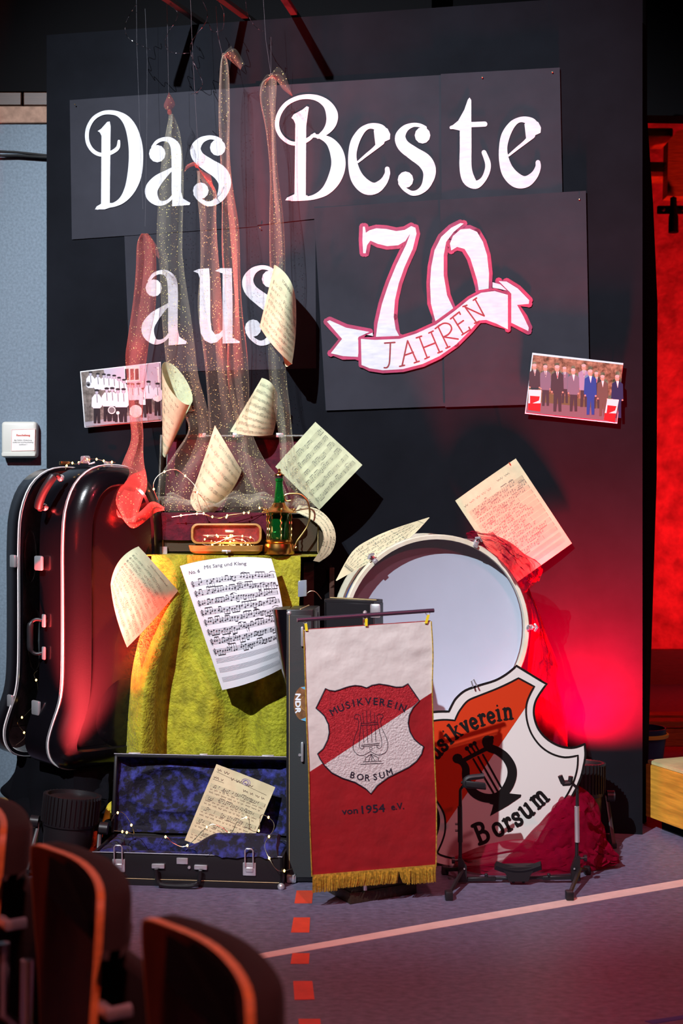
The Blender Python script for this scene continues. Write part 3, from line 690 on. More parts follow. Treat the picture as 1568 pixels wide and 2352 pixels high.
sheet('narrow music strip curling down behind the copper lantern', ruled([(686, 1160, 5.02), (730, 1170, 4.98), (760, 1198, 4.95), (771, 1235, 4.93), (760, 1270, 4.92), (733, 1291, 4.92)], [(676, 1176, 5.0), (706, 1188, 4.97), (733, 1208, 4.93), (743, 1232, 4.90), (736, 1262, 4.90), (719, 1288, 4.91)]), M_cream,
      lambda i: score(i, 4, 10, 130, 31, x0=3, x1=97, gap=4, k=1.4), nu=22, nv=6, group=GS)
sheet('green music sheet draped from the left edge of the yellow cloth', patch([[(318, 1255, 4.72), (362, 1303, 4.76), (409, 1357, 4.84)], [(274, 1288, 4.70), (320, 1352, 4.70), (352, 1424, 4.77)], [(254, 1342, 4.73), (266, 1412, 4.69), (292, 1487, 4.70)]]), M_aged,
      lambda i: (score(i, 10, 28, 130, 44, gap=1.2, k=.7, dense=.6), i.text('Die Sonne geht auf', 60, 12, 4), i.stroke([(8, 20), (40, 20)], .8, smooth=False)), group=GS)
def big(i):
    score(i, 8, 21, 97, 55, x0=5, x1=97, gap=1.2, dense=.97, k=1.0); i.m = 1
    for n in range(3):
        for l in range(5): i.stroke([(5+92*t/12, 107+n*10.5+l*1.15) for t in range(13)], .28, smooth=False, caps=False)
    i.m = 0; i.text('No. 6', 13, 10, 4, shear=.2); i.text('Mit Sang und Klang', 48, 7.5, 4, shear=.25, w=46)
    for x in (52, 70): i.stroke([(x, 38), (x+1, 33), (x+15, 31), (x+16, 37)], .4, smooth=False)
    i.stroke([(30, 86), (31, 81), (52, 78), (53, 84)], .5, smooth=False); i.stroke([(55, 84), (56, 78), (86, 70), (88, 78)], .5, smooth=False)
sheet('large white handwritten music sheet over the yellow cloth', patch([[(413, 1300, 4.80), (515, 1281, 4.78), (623, 1283, 4.80)], [(461, 1440, 4.80), (556, 1424, 4.73), (650, 1404, 4.76)], [(510, 1585, 4.82), (588, 1563, 4.76), (656, 1530, 4.80)]]), M_wpaper, big, group=GS, inks=[M_dink, M_dst])
sheet('thin leaf-shaped music sheet lying on top of the bass drum', ruled([(771, 1333, 4.84), (808, 1268, 4.86), (850, 1238, 4.9), (905, 1214, 4.93), (985, 1188, 4.98)], [(773, 1334, 4.84), (842, 1296, 4.84), (885, 1277, 4.84), (945, 1232, 4.86), (986, 1189, 4.97)]), M_cream,
      lambda i: score(i, 6, 15, 120, 61, x0=12, x1=90, gap=3), nu=20, nv=8, group=GS)
def trout(i):
    score(i, 12, 24, 108, 71, gap=1.3, dense=.85, ragged=True, clef=False, k=.95)
    i.m = 1; [score(i, 1, y, y, 72, blank=1, gap=1.3) for y in (118, 127)]; i.m = 0
    scrawl(i, 6, 50, 14, 3.5, 73); scrawl(i, 62, 80, 11, 3.5, 74)
sheet('handwritten cream music sheet pinned to the backdrop above the red organza', patch([[(1045, 1150, .02), (1114, 1101, .035), (1184, 1053, .02)], [(1110, 1248, .035), (1180, 1199, .05), (1249, 1151, .035)], [(1175, 1345, .03), (1244, 1297, .04), (1313, 1248, .03)]]), M_cream, trout, group=GS)
s_ = COL.objects[-1].parent
MB().tube([PN(1169, 1063, .04), PN(1169, 1063, -.005)], .003, 6).build('pin', MATS['brass_pin'], s_)
def manu(i):
    for n in range(5): score(i, 1, 34+n*21, 34+n*21, 80+n, x0=4, x1=96, gap=1.5, dense=.6, clef=False, k=.9)
    i.m = 0
    scrawl(i, 5, 24, 8, 5, 90, .7); scrawl(i, 30, 70, 14, 5, 91, .7); scrawl(i, 4, 22, 22, 4, 92, .6); scrawl(i, 55, 92, 26, 4, 93, .6)
    i.stroke([(5, 12), (92, 19)], .5, smooth=False); i.stroke([(4, 26), (22, 26)], .5, smooth=False)
    for n in range(5): scrawl(i, 6, 92, 43+n*21, 3.2, 100+n); scrawl(i, 6, 92, 48.5+n*21, 3.2, 110+n)
    i.m = 2; i.stroke([(54+7*math.cos(a/8*PI), 11+5.5*math.sin(a/8*PI)) for a in range(16)], .6, smooth=False, closed=True); i.stroke([(54+4.5*math.cos(a/8*PI), 11+3.4*math.sin(a/8*PI)) for a in range(16)], .5, smooth=False, closed=True)
    i.stroke([(50, 12), (54, 8), (58, 12)], .7); i.stroke([(50, 13.5), (58, 13.5)], .6)
sheet('old manuscript page with violet stamp leaning inside the blue lined case', patch([[(497, 1755, 4.60), (565, 1781, 4.60), (632, 1808, 4.60)], [(460, 1842, 4.555), (528, 1867, 4.555), (596, 1893, 4.555)], [(424, 1930, 4.50), (492, 1954, 4.50), (561, 1978, 4.50)]]), M_old, manu, inks=[M_sepia, M_faint, M_stamp], group=GS)

# ============================================================ TULLE, ORGANZA, THREADS
M_gold = sheer('gold_glitter_tulle', (.80, .74, .58), .032)
M_redlit = sheer('red_lit_glitter_tulle', (.95, .24, .20), .15, fold=.05)  # red beam's tint on the tulle is put into this colour
M_redorg = sheer('red_organza', (.30, .004, .03), .42, gl=False, fold=.25)
def tulle(name, label, path, m, depth=.018, n=20, k=8, seed=0, group=None, fold=2):
    pts = crom(path, k); N = len(pts)
    def S(u, v):
        x = v*(N-1); i = min(int(x), N-2); f = x-i; a, b = pts[i], pts[i+1]
        px, py, hw, off = [a[q]*(1-f)+b[q]*f for q in range(4)]
        an = 2*PI*u; t = math.cos(an)
        dep = depth*math.sin(an)*(1+.5*math.sin(fold*an*1.5+v*7+seed))+.012*math.sin(t*4+v*5+seed)
        return PN(px+hw*t+2.2*math.sin(v*23+seed+t*2), py, off+dep)
    o = MB().grid(S, n, N-1).build(name, m, origin=S(.5, 0)); return tag(o, label, 'tulle', group)
GT = 'glitter tulle strips hung before the backdrop'
TP = [
 ('second glitter tulle strip from left, hanging over the a of Das', [(393, 262, 4, .20), (395, 275, 10, .20), (396, 310, 18, .2), (394, 400, 25, .2), (390, 550, 29, .2), (394, 613, 30, .2), (402, 709, 33, .2), (412, 793, 33, .2), (422, 860, 34, .21), (442, 930, 34, .22), (458, 985, 26, .24), (440, 1040, 36, .26), (410, 1095, 42, .30), (400, 1150, 46, .33), (400, 1182, 48, .33)], M_gold, 1),
 ('third glitter tulle strip from left, knotted on the s of Das', [(456, 392, 5, .18), (463, 410, 12, .18), (474, 440, 20, .18), (478, 500, 20, .18), (481, 613, 23, .18), (482, 700, 26, .18), (492, 790, 28, .18), (503, 880, 31, .18), (515, 970, 33, .20), (530, 1060, 42, .26), (540, 1140, 52, .32), (545, 1182, 55, .33)], M_gold, 2),
 ('fourth glitter tulle strip from left, hung highest of all', [(513, 126, 4, .22), (514, 150, 9, .22), (515, 250, 11, .22), (517, 350, 12, .22), (522, 440, 15, .22), (528, 520, 18, .22), (532, 613, 19, .22), (539, 709, 19, .22), (543, 793, 22, .22), (548, 885, 22, .22), (558, 970, 16, .22), (575, 1050, 30, .27), (605, 1110, 42, .31), (620, 1170, 46, .33)], M_gold, 3),
 ('fifth glitter tulle strip, rightmost, passing the B of Beste', [(624, 176, 5, .2), (618, 190, 15, .2), (616, 230, 17, .2), (622, 300, 13, .2), (628, 400, 10, .2), (634, 500, 14, .2), (638, 613, 17, .2), (636, 700, 16, .17), (633, 793, 18, .16), (639, 880, 18, .16), (650, 950, 18, .2), (657, 1010, 18, .24), (665, 1080, 20, .3), (690, 1130, 24, .33), (700, 1165, 26, .33)], M_gold, 4)]
for lb, pt, m, sd_ in TP: tulle('tulle_strip', lb, pt, m, seed=sd_, group=GT)
tulle('tulle_strip', 'leftmost tulle strip, coloured as if red-lit and twisted over the left photograph',
      [(331, 536, 6, .22), (335, 560, 18, .22), (336, 613, 25, .22), (330, 700, 27, .22), (318, 780, 23, .22), (313, 827, 25, .22), (311, 880, 21, .24), (312, 955, 13, .28), (316, 1008, 14, .36), (306, 1060, 26, .48), (300, 1110, 36, .58), (296, 1150, 30, .62), (300, 1200, 14, .64)], M_redlit, seed=5, group=GT, depth=.025)
s_ = COL.objects[-1]
MB().grid(ruled([(268, 1170, .63), (300, 1212, .64), (330, 1200, .60), (356, 1178, .52), (378, 1172, .49)], [(272, 1188, .63), (300, 1190, .63), (325, 1172, .58), (350, 1152, .51), (378, 1166, .48)], (0, -.02, 0)), 26, 8).build('trailing_end', M_redlit, s_)
MB().grid(ruled([(332, 537, .24), (350, 550, .26), (362, 570, .25), (366, 592, .25)], [(332, 540, .24), (344, 562, .25), (355, 582, .25), (364, 594, .25)]), 12, 5).build('tied_loop', M_redlit, s_)
# bows and knots
def bow(par, cx, cy, lobes, m, off=.21):
    MB().ball(PN(cx, cy, off), .009, 2, (1, 1, 1.2)).build('knot', m, par)
    for lb in lobes:
        A_ = [(cx, cy, off)]+[(x, y, off+.012) for x, y in lb[0]]; B_ = [(cx, cy+2, off)]+[(x, y, off-.012) for x, y in lb[1]]
        MB().grid(ruled(A_, B_, (0, -.012, 0)), 12, 6).build('bow_lobe', m, par)
T = [o for o in COL.objects if o.name.startswith('tulle_strip')]
bow(T[0], 389, 258, [([(376, 245), (382, 226), (388, 213)], [(396, 250), (402, 238), (389, 214)])], M_redlit)
bow(T[1], 452, 380, [([(436, 384), (422, 396)], [(446, 372), (430, 378)]), ([(456, 366), (466, 352)], [(466, 378), (472, 362)]), ([(464, 392), (484, 402)], [(470, 410), (492, 440)])], M_redlit, .19)
bow(T[2], 514, 128, [([(518, 118), (531, 105)], [(524, 136), (551, 159)]), ([(540, 112), (562, 148)], [(530, 130), (552, 160)])], M_gold, .23)
bow(T[3], 623, 175, [([(612, 172), (596, 196)], [(608, 196), (600, 222)]), ([(628, 162), (640, 154), (652, 165)], [(634, 184), (644, 196), (672, 220)]), ([(638, 170), (652, 180), (668, 214)], [(636, 186), (650, 206), (672, 222)])], M_gold)
# tulle heaped along the velvet case
def heap(u, v):
    px = 347+u*365; py = 1168+4*math.sin(u*9)-22*v*abs(math.sin(u*6+1))-6*v
    q = P(px, py, 4.99+.12*v); n = noise.noise(V((u*9, v*3, 2))); return q+V((0, -.02*n, .012*n))+V((0, 0, .02*math.sin(v*PI)))
o = MB().grid(heap, 50, 8).build('tulle_drape', M_gold, origin=heap(.5, .5)); tag(o, 'pale glitter tulle heaped along the front of the velvet case', 'tulle')
MB().grid(lambda u, v: heap(.1+u*.9, v)+V((0, -.012, .008+.01*math.sin(u*30))), 50, 6).build('upper_fold', M_gold, o)

M_thread = mat('nylon_thread', (.14, .14, .16), .3, spec=.8); M_curl = mat('curling_foil_ribbon', (.75, .72, .75), .2, metal=1)
thp = [[(313, -20), (314, 100), (321, 300), (328, 480)], [(333, 20), (338, 140), (337, 300), (333, 520)], [(383, -10), (385, 100), (387, 214)], [(437, -10), (442, 120), (456, 368)], [(496, 15), (500, 80), (510, 124)], [(604, -10), (610, 90), (622, 172)], [(622, 85), (622, 130), (622, 172)]]
for k, p in enumerate(thp):
    o = MB().tube([PN(x, y, .205) for x, y in p], .0005, 5).build('nylon_thread', M_thread, origin=PN(*p[0], .205))
    tag(o, ['thin clear thread, leftmost, reaching down beside the D', 'thin clear thread holding the leftmost red-lit tulle', 'thin clear thread down to the tulle knot over the a', 'thin clear thread down to the knot on the s', 'short clear thread above the highest tulle strip', 'thin clear thread left of two above the rightmost tulle', 'short clear thread straight above the rightmost tulle knot'][k], 'thread', 'threads holding the tulle')
cur = [[(313, 10), (300, 30), (288, 55), (290, 80), (305, 95), (330, 107), (352, 117)], [(395, 15), (408, 30), (402, 50), (388, 72), (379, 95), (385, 115), (405, 122), (435, 122)],
       [(462, -5), (476, 30), (470, 55), (450, 80), (437, 105), (440, 130), (452, 160), (465, 190), (455, 210), (436, 217)], [(480, 55), (487, 72), (500, 72), (512, 65), (514, 30), (506, 10)], [(563, -5), (568, 30), (585, 60), (606, 73)]]
for k, p in enumerate(cur):
    o = MB().tube([PN(x, y, .23+.02*math.sin(j)) for j, (x, y) in enumerate(crom(p, 6))], .0011, 5).build('curling_ribbon', M_curl, origin=PN(*p[0], .23))
    tag(o, ['leftmost curled foil ribbon end above the D', 'curled foil ribbon end above the a of Das', 'longest curled foil ribbon, reaching down to the poster edge', 'small looped foil ribbon beside the highest tulle thread', 'faint curled foil ribbon right of the highest tulle'][k], 'ribbon', 'curled ribbon ends at the top')

def crumple(S, amp, fr, seed):
    def f(u, v):
        p = S(u, v); n = noise.noise_vector(V((u*fr, v*fr, seed))); n2 = noise.noise_vector(V((u*fr*2.6, v*fr*2.6, seed+5)))
        e = min(1, 6*min(u, v, 1-u, 1-v)+.25); return p+(n*amp+n2*amp*.45)*e
    return f
og = thing('organza_scarf', 'red organza scarf slung over the right of the bass drum down to the floor', 'scarf', P(1260, 1500, 4.9))
MB().grid(crumple(ruled([(1068, 1232, 4.86), (1100, 1224, 4.84), (1150, 1234, 4.82), (1200, 1268, 4.85), (1244, 1300, 4.9), (1238, 1335, 4.9)], [(1072, 1240, 4.85), (1105, 1255, 4.83), (1140, 1285, 4.83), (1172, 1325, 4.83), (1196, 1364, 4.84), (1206, 1362, 4.85)], (0, -.02, .02)), .014, 7, 1), 60, 24).build('shoulder_folds', M_redorg, og)
MB().grid(crumple(ruled([(1100, 1230, 4.90), (1160, 1240, 4.88), (1210, 1280, 4.9), (1236, 1330, 4.92)], [(1110, 1258, 4.85), (1150, 1296, 4.85), (1180, 1332, 4.86), (1208, 1360, 4.88)], (0, -.02, .0)), .012, 9, 3), 40, 18).build('inner_folds', M_redorg, og)
for sd_, dx in ((2, 0), (8, 5)):
    MB().grid(crumple(ruled([(1206, 1355, 4.88), (1222+dx, 1420, 4.9), (1212, 1520, 4.9), (1214, 1620, 4.9), (1232, 1730, 4.86), (1240, 1850, 4.84)], [(1214, 1350, 4.9), (1243, 1430, 4.92), (1279-dx, 1520, 4.9), (1279, 1570, 4.9), (1300-dx, 1650, 4.9), (1305, 1730, 4.88), (1320, 1850, 4.85)], (0, -.03, 0)), .012, 6, sd_), 50, 20).build('hanging_fold', M_redorg, og)
hp = ruled([(1290, 1835, 4.72), (1310, 1800, 4.74), (1345, 1815, 4.74), (1372, 1850, 4.74), (1378, 1900, 4.72), (1400, 1955, 4.66)], [(1150, 1985, 4.62), (1230, 2001, 4.56), (1290, 2003, 4.54), (1340, 2002, 4.55), (1385, 1996, 4.58), (1422, 1982, 4.62)], (0, -.05, .02))
hs = thing('organza_heap', 'crumpled heap of dark red organza on the floor right of the shield', 'scarf', FL(1330, 1985))
def above(S):
    def f(u, v): p = S(u, v); p.z = max(.004, p.z); return p
    return f
for sd_ in (11, 14, 17): MB().grid(above(crumple(hp, .026, 6, sd_)), 60, 34).build('fold', M_redorg, hs)
lp_ = ruled([(1045, 1968, 4.57), (1110, 1942, 4.57), (1200, 1928, 4.58), (1260, 1935, 4.6), (1320, 1900, 4.62)], [(1040, 1992, 4.56), (1110, 2008, 4.51), (1190, 2014, 4.50), (1260, 2010, 4.5), (1330, 2004, 4.53)], (0, -.02, .01))
for sd_ in (21, 24): MB().grid(above(crumple(lp_, .013, 6, sd_)), 54, 18).build('fold', M_redorg, hs)

# ============================================================ FAIRY LIGHTS
M_bulb = mat('warm_bulb', (1, .8, .4), .3, emit=(1, .60, .16), estr=5); M_wire = mat('silver_wire', (.7, .6, .4), .3, metal=1)
def fairy(label, pts, step, group='warm fairy light strings', r=.0011, br=.0042, seed=0):
    rr_ = random.Random(seed); pts = [V(p) for p in crom([tuple(p) for p in pts], 8)]
    t = thing('fairy_lights', label, 'fairy lights', pts[0], group)
    MB().tube(pts, r, 5).build('wire', M_wire, t); acc = step*.5; proto = None
    for a, b in zip(pts, pts[1:]):
        acc += (b-a).length
        if acc >= step:
            acc = 0
            if proto is None: proto = MB().ball(t['org'], br, 1, (1, 1, 1.3)).build('bulb', M_bulb, t); proto.location = b-V(t['org'])
            else:
                c = proto.copy(); COL.objects.link(c); c.location = b-V(t['org'])
    return t
fairy('fairy light string looping up and along the top of the velvet case', [P(x, y, d) for x, y, d in [(362, 1148, 4.93), (352, 1115, 4.93), (366, 1090, 4.94), (400, 1078, 4.95), (425, 1093, 4.95), (450, 1120, 4.93), (455, 1150, 4.92), (470, 1182, 4.93), (500, 1188, 4.94), (540, 1186, 4.95), (575, 1176, 4.95), (612, 1164, 4.95)]], .085, seed=1)
fairy('second fairy light string tucked in the tulle before the lantern', [P(x, y, d) for x, y, d in [(395, 1187, 4.94), (430, 1182, 4.93), (465, 1180, 4.92), (500, 1190, 4.92), (525, 1183, 4.93), (560, 1178, 4.93), (590, 1168, 4.94), (608, 1165, 4.95)]], .06, seed=2)
pts = []; rr_ = random.Random(5)
for k in range(26): pts.append(P(465+rr_.random()*115, 1228+rr_.random()*32, 4.93+rr_.random()*.02))
fairy('tangle of fairy lights glowing in the small tan case', pts, .055, br=.0038)
pl_o = bpy.data.lights.new('fairy_glow', 'POINT'); pl_o.energy = .55; pl_o.color = (1, .55, .18); pl_o.shadow_soft_size = .03  # extra point light added to brighten the small case beyond its bulbs
plo = bpy.data.objects.new('fairy_glow', pl_o); COL.objects.link(plo); plo.location = P(522, 1244, 4.90)
fairy('fairy light string looping at the left of the blue lined case', [P(x, y, d) for x, y, d in [(256, 1886, 4.5), (262, 1872, 4.5), (280, 1866, 4.5), (298, 1888, 4.48), (308, 1915, 4.46), (295, 1912, 4.46), (262, 1908, 4.46), (300, 1915, 4.46), (306, 1935, 4.5)]], .075, seed=3)
fairy('fairy light string running over the manuscript page and out over the case edge', [P(x, y, d) for x, y, d in [(366, 1938, 4.48), (380, 1922, 4.46), (400, 1938, 4.46), (430, 1942, 4.46), (480, 1896, 4.46), (508, 1900, 4.46), (530, 1914, 4.46), (545, 1888, 4.46), (570, 1878, 4.46), (574, 1904, 4.46), (594, 1908, 4.45), (600, 1872, 4.46), (625, 1885, 4.42), (628, 1905, 4.4), (608, 1940, 4.37), (620, 1975, 4.33), (640, 2000, 4.33), (672, 1995, 4.4)]], .085, seed=4)
fairy('fairy lights tied on top of the tuba case', [P(x, y, d) for x, y, d in [(150, 1078, 4.86), (158, 1062, 4.88), (175, 1066, 4.86), (188, 1058, 4.85), (214, 1054, 4.84), (245, 1060, 4.9), (265, 1062, 4.9)]], .035, seed=6)
fairy('fairy light string hanging inside the open tuba case', [P(x, y, d) for x, y, d in [(86, 1540, 4.96), (78, 1550, 4.97), (86, 1572, 4.96), (84, 1610, 4.96), (60, 1640, 5.0), (40, 1660, 5.05), (58, 1690, 5.0), (36, 1712, 5.0)]], .10, seed=7)

# ============================================================ CASES, TABLE, LANTERN
M_lea = mat('black_leatherette', (.012, .011, .013), .38, spec=.5, bump=.25, bscale=260, dist=.0008)
M_shellp = mat('black_moulded_plastic', (.0035, .003, .0045), .22, spec=.45, bump=.10, bscale=180, coat=.15)
M_pipe = mat('white_piping', (.75, .73, .72), .4); M_chrome = mat('chrome', (.82, .82, .85), .28, metal=.75)
M_blackpl = mat('black_plastic', (.013, .012, .014), .42); M_fur = mat('black_plush', (.016, .02, .025), .95, sheen=.7, col2=(.035, .045, .055), vscale=30, bump=.8, bscale=120)
M_blue = mat('crushed_blue_velvet', (.001, .001, .010), .8, sheen=.12, col2=(.035, .042, .30), ramp=(.46, .74), vscale=30, bump=.9, bscale=60, dist=.006)  # brighter blue of the noise paints in the velvet's highlights
M_wine = mat('wine_plush', (.035, .001, .008), .9, sheen=.1, col2=(.11, .003, .017), vscale=22, bump=.7, bscale=90, dist=.004)
M_yel = mat('crushed_yellow_velvet', (.21, .20, .003), .75, sheen=.12, col2=(.43, .41, .015), vscale=26, bump=1.0, bscale=95, dist=.006)
M_stitch = mat('gold_stitching', (.55, .42, .18), .5); M_brownl = mat('dark_brown_leather', (.05, .035, .018), .4, spec=.5, bump=.2, bscale=200)
M_dkm = mat('dark_rim_metal', (.06, .05, .06), .4, metal=.6)
M_gh = mat('grey_green_lining', (.05, .07, .065), .9, var=.3)

# ---- table (a box under the cloth)
TZ = P(0, 1275, 4.97).z
tb = thing('table', 'black covered table under the yellow velvet cloth', 'table', (-.45, 5.15, 0))
MB().obox((-.80, 4.985, TZ-.03), (.72, 0, 0), (0, .27, 0), (0, 0, .024), .003, 1).build('table_top', M_black, tb)
for x in (-.77, -.15):
    for y in (5.0, 5.21): MB().obox((x, y, 0), (.04, 0, 0), (0, .04, 0), (0, 0, TZ-.03)).build('leg', M_dkwood, tb)
Le = [(348, 1274), (345, 1320), (330, 1400), (300, 1480), (283, 1540), (272, 1620), (266, 1720), (262, 1860), (256, 1960)]
Re = [(690, 1277), (690, 1310), (686, 1400), (680, 1480), (672, 1560), (668, 1650), (668, 1740), (668, 1860), (668, 1960)]
Lc, Rc = crom(Le, 6), crom(Re, 6)
def cloth(u, v):
    if v < .1:
        t = v/.1; x = -.80+u*.735; return V((x, 5.27+(4.90-5.27)*t, TZ+.004+.003*noise.noise(V((u*9, t*3, 0)))-.012*max(0, t-.85)*6))
    t = (v-.1)/.9; k = t*(len(Lc)-1); i = min(int(k), len(Lc)-2); f = k-i
    l = [Lc[i][q]*(1-f)+Lc[i+1][q]*f for q in (0, 1)]; r = [Rc[i][q]*(1-f)+Rc[i+1][q]*f for q in (0, 1)]
    px, py = l[0]+(r[0]-l[0])*u, l[1]+(r[1]-l[1])*u; a = min(1, t*2.4)
    fo = .030*math.exp(-((u-.24-.05*t)/.035)**2)+.022*math.exp(-((u-.60)/.05)**2)*min(1, max(0, t*2.2-.8))+.026*math.exp(-((u-.82+.08*t)/.05)**2)+.016*math.sin(u*17+1.2+t)
    sb_ = min(1, max(0, (.34-u)/.22)); sb_ = sb_*sb_*(3-2*sb_)
    d = 4.885+fo*a*1.15+.012*noise.noise(V((u*6, t*5, 3)))-.10*sb_*min(1, t*2.5)
    if u < .14: d += (.14-u)**1.3*1.75*min(1, t*2.5)     # the cloth turns the corner of the table
    return P(px, py, d)
o = MB().grid(cloth, 90, 90, thick=.004).build('table_cloth', M_yel, origin=cloth(.5, .1)); tag(o, 'yellow crushed velvet cloth draped over the table', 'cloth')

# ---- velvet lined instrument case, open, on the table
vc = thing('instrument_case', 'open wine velvet lined instrument case on the yellow cloth', 'case', (-.42, 5.15, TZ))
bz = TZ+.006; bt = P(0, 1190, 5.0).z
M_case_y0, M_case_y1 = 4.99, 5.29
xl, xr = (347-CX)/F*5.0, (748-CX)/F*5.0
W_ = xr-xl
for nm, o_, a, b_, c_ in (('front_wall', (xl, 4.99, bz), (W_, 0, 0), (0, .015, 0), (0, 0, bt-bz)), ('back_wall', (xl, 5.26, bz), (W_, 0, 0), (0, .015, 0), (0, 0, bt-bz)),
                         ('side_wall', (xl, 4.99, bz), (.015, 0, 0), (0, .285, 0), (0, 0, bt-bz)), ('side_wall', (xr-.015, 4.99, bz), (.015, 0, 0), (0, .285, 0), (0, 0, bt-bz)), ('base', (xl, 4.99, bz), (W_, 0, 0), (0, .285, 0), (0, 0, .012))):
    MB().obox(o_, a, b_, c_, .004, 1).build(nm, M_brownl, vc)
MB().obox((xl+.016, 5.006, bz+.012), (W_-.032, 0, 0), (0, .262, 0), (0, 0, .08), .02, 2).build('padded_lining', M_wine, vc)
def flap(u, v):
    x = (354+u*(250+60))
    if v < .3: return P(x, 1184, 5.02-.038*(v/.3))+V((0, 0, .012*math.sin(v/.3*PI/2)))
    t = (v-.3)/.7; return P(x, 1184+t*(55+2*math.sin(u*7)), 4.975)+V((0, 0, .012))*(1-t)
MB().grid(flap, 40, 14, thick=.006).build('lining_flap', M_wine, vc)
for x in (374, 730): MB().tube([P(x, 1240 if x < 500 else 1200, 4.984), P(x, 1270, 4.984)], .0014, 5).build('stitching', M_stitch, vc)
MB().obox(P(372, 1276, 4.975)+V((-.01, 0, .0)), (.03, 0, 0), (0, .01, 0), (0, 0, .035)).build('corner_guard', M_chrome, vc)
l0, l1, l2, l3 = P(368, 1180, 5.31), P(732, 1180, 5.22), P(726, 1004, 5.26), P(374, 1004, 5.37)
nrm = (l1-l0).cross(l3-l0).normalized()
if nrm.y > 0: nrm = -nrm
MB().prism([l0, l1, l2, l3], -nrm*.012).build('lid_shell', M_brownl, vc, smooth=False)
for a, b_ in ((l0, l3), (l3, l2), (l2, l1)):
    dd = (b_-a).normalized(); MB().obox(a, b_-a, nrm*.05, dd.cross(nrm)*.012, .003, 1).build('lid_rim', M_brownl, vc)
MB().prism([p+nrm*.012 for p in (l0.lerp(l2, .03), l1.lerp(l3, .03), l2.lerp(l0, .045), l3.lerp(l1, .045))], nrm*.006).build('lid_lining', M_wine, vc, smooth=False)
for t in (.28, .5, .78): MB().box(l3.lerp(l2, t)+nrm*.05+V((0, -.003, -.004)), (.03, .006, .018), .002).build('catch', M_chrome, vc)

# ---- small tan case
M_tan = mat('tan_wood', (.42, .22, .055), .35, var=.2, vscale=20, stretch=(1, 6, 6), spec=.5); M_redl = mat('red_brocade', (.18, .008, .008), .7, var=.4, vscale=60, bump=.4)
sc_ = thing('small_case', 'small open tan case lined in red, glowing with lights, on the yellow cloth', 'case', P(522, 1280, 4.92))
def rrect(x0, x1, y0, y1, z, r, n=5):
    out = []
    for cx, cy, a0 in ((x1-r, y1-r, 0), (x0+r, y1-r, 90), (x0+r, y0+r, 180), (x1-r, y0+r, 270)):
        for k in range(n+1): a = math.radians(a0+90*k/n); out.append(V((cx+r*math.cos(a), cy+r*math.sin(a), z)))
    return out
sx0, sx1 = (433-CX)/F*4.90, (603-CX)/F*4.90; z0 = TZ+.006
ya, yb = 4.872, 4.968
MB().loft([rrect(sx0+.02, sx1-.02, ya+.02, yb-.012, z0, .02), rrect(sx0+.004, sx1-.004, ya+.004, yb-.002, z0+.012, .03), rrect(sx0, sx1, ya, yb, z0+.034, .03), rrect(sx0+.008, sx1-.008, ya+.008, yb-.006, z0+.034, .026), rrect(sx0+.012, sx1-.012, ya+.012, yb-.01, z0+.012, .02)], True, True).build('body', M_tan, sc_)
MB().loft([rrect(sx0+.012, sx1-.012, ya+.010, yb-.008, z0+.024, .02), rrect(sx0+.02, sx1-.02, ya+.02, yb-.018, z0+.031, .02)], True, True).build('plush_lining', M_wine, sc_)
LM = Matrix.Translation((0, yb+.002, z0+.036)) @ Matrix.Rotation(math.radians(-4), 4, 'X')
def L2(pts): return [LM @ V((p.x, p.z-.034, p.y)) for p in pts]
hx = sx0+.004
lid = [rrect(hx, sx1-.006, 0, .082, 0, .026), rrect(hx, sx1-.006, 0, .082, .022, .026), rrect(hx+.014, sx1-.02, .008, .074, .034, .02)]
MB().loft([L2(l) for l in lid], False, True).build('lid', M_tan, sc_)
MB().loft([L2(rrect(hx+.001, sx1-.007, .001, .081, .0, .025)), L2(rrect(hx+.009, sx1-.015, .008, .074, -.001, .02)), L2(rrect(hx+.012, sx1-.018, .010, .071, .022, .02))], False, False).build('lid_rim', M_tan, sc_)
MB().loft([L2(rrect(hx+.010, sx1-.016, .009, .073, .006, .02)), L2(rrect(hx+.020, sx1-.026, .016, .066, .016, .02))], False, True).build('lid_lining', M_redl, sc_)
MB().box(P(527, 1220, 4.93), (.035, .006, .008), .002).build('latch', M_chrome, sc_); MB().box(P(520, 1266, 4.87), (.036, .006, .008), .002).build('latch', M_chrome, sc_)
MB().box(P(521, 1268, 4.866), (.008, .008, .014), .003).build('clasp', M_chrome, sc_)

# ---- lantern with bottle
M_cop = mat('polished_copper', (.72, .36, .09), .25, metal=1, var=.12, vscale=9); M_brass = mat('brass_wire', (.70, .50, .18), .3, metal=1)
M_glass = mat('green_bottle_glass', (.01, .30, .045), .06, trans=.85, ior=1.5, spec=.6); M_foil = mat('dark_bottle_cap', (.03, .015, .02), .4)
lx, ly, lz = (641-CX)/F*4.92, 4.92, TZ+.005; k_ = 4.92/F
def lh(y): return (1279-y)*k_
ln = thing('lantern', 'copper bottle lantern with curved brass handle on the yellow cloth', 'lantern', (lx, ly, lz)); lc = V((lx, ly, lz))
MB().lathe(lc, [(.0, 0), (.058, 0), (.060, .004), (.058, lh(1262)), (.056, lh(1255)), (.048, lh(1252)), (.052, lh(1250)), (.053, lh(1246)), (.046, lh(1245)), (0, lh(1246))], 36).build('base', M_cop, ln)
MB().lathe(lc, [(.018, lh(1157)), (.020, lh(1158)), (.030, lh(1168)), (.045, lh(1176)), (.066, lh(1181)), (.070, lh(1184)), (.066, lh(1184)), (.030, lh(1172)), (.019, lh(1160))], 36, cap=False).build('shade', M_cop, ln)
MB().lathe(lc, [(.0, lh(1092)), (.020, lh(1096)), (.021, lh(1098)), (.006, lh(1092)), (.004, lh(1088)), (.007, lh(1086)), (.004, lh(1083)), (0, lh(1082))], 24).build('finial', M_cop, ln)
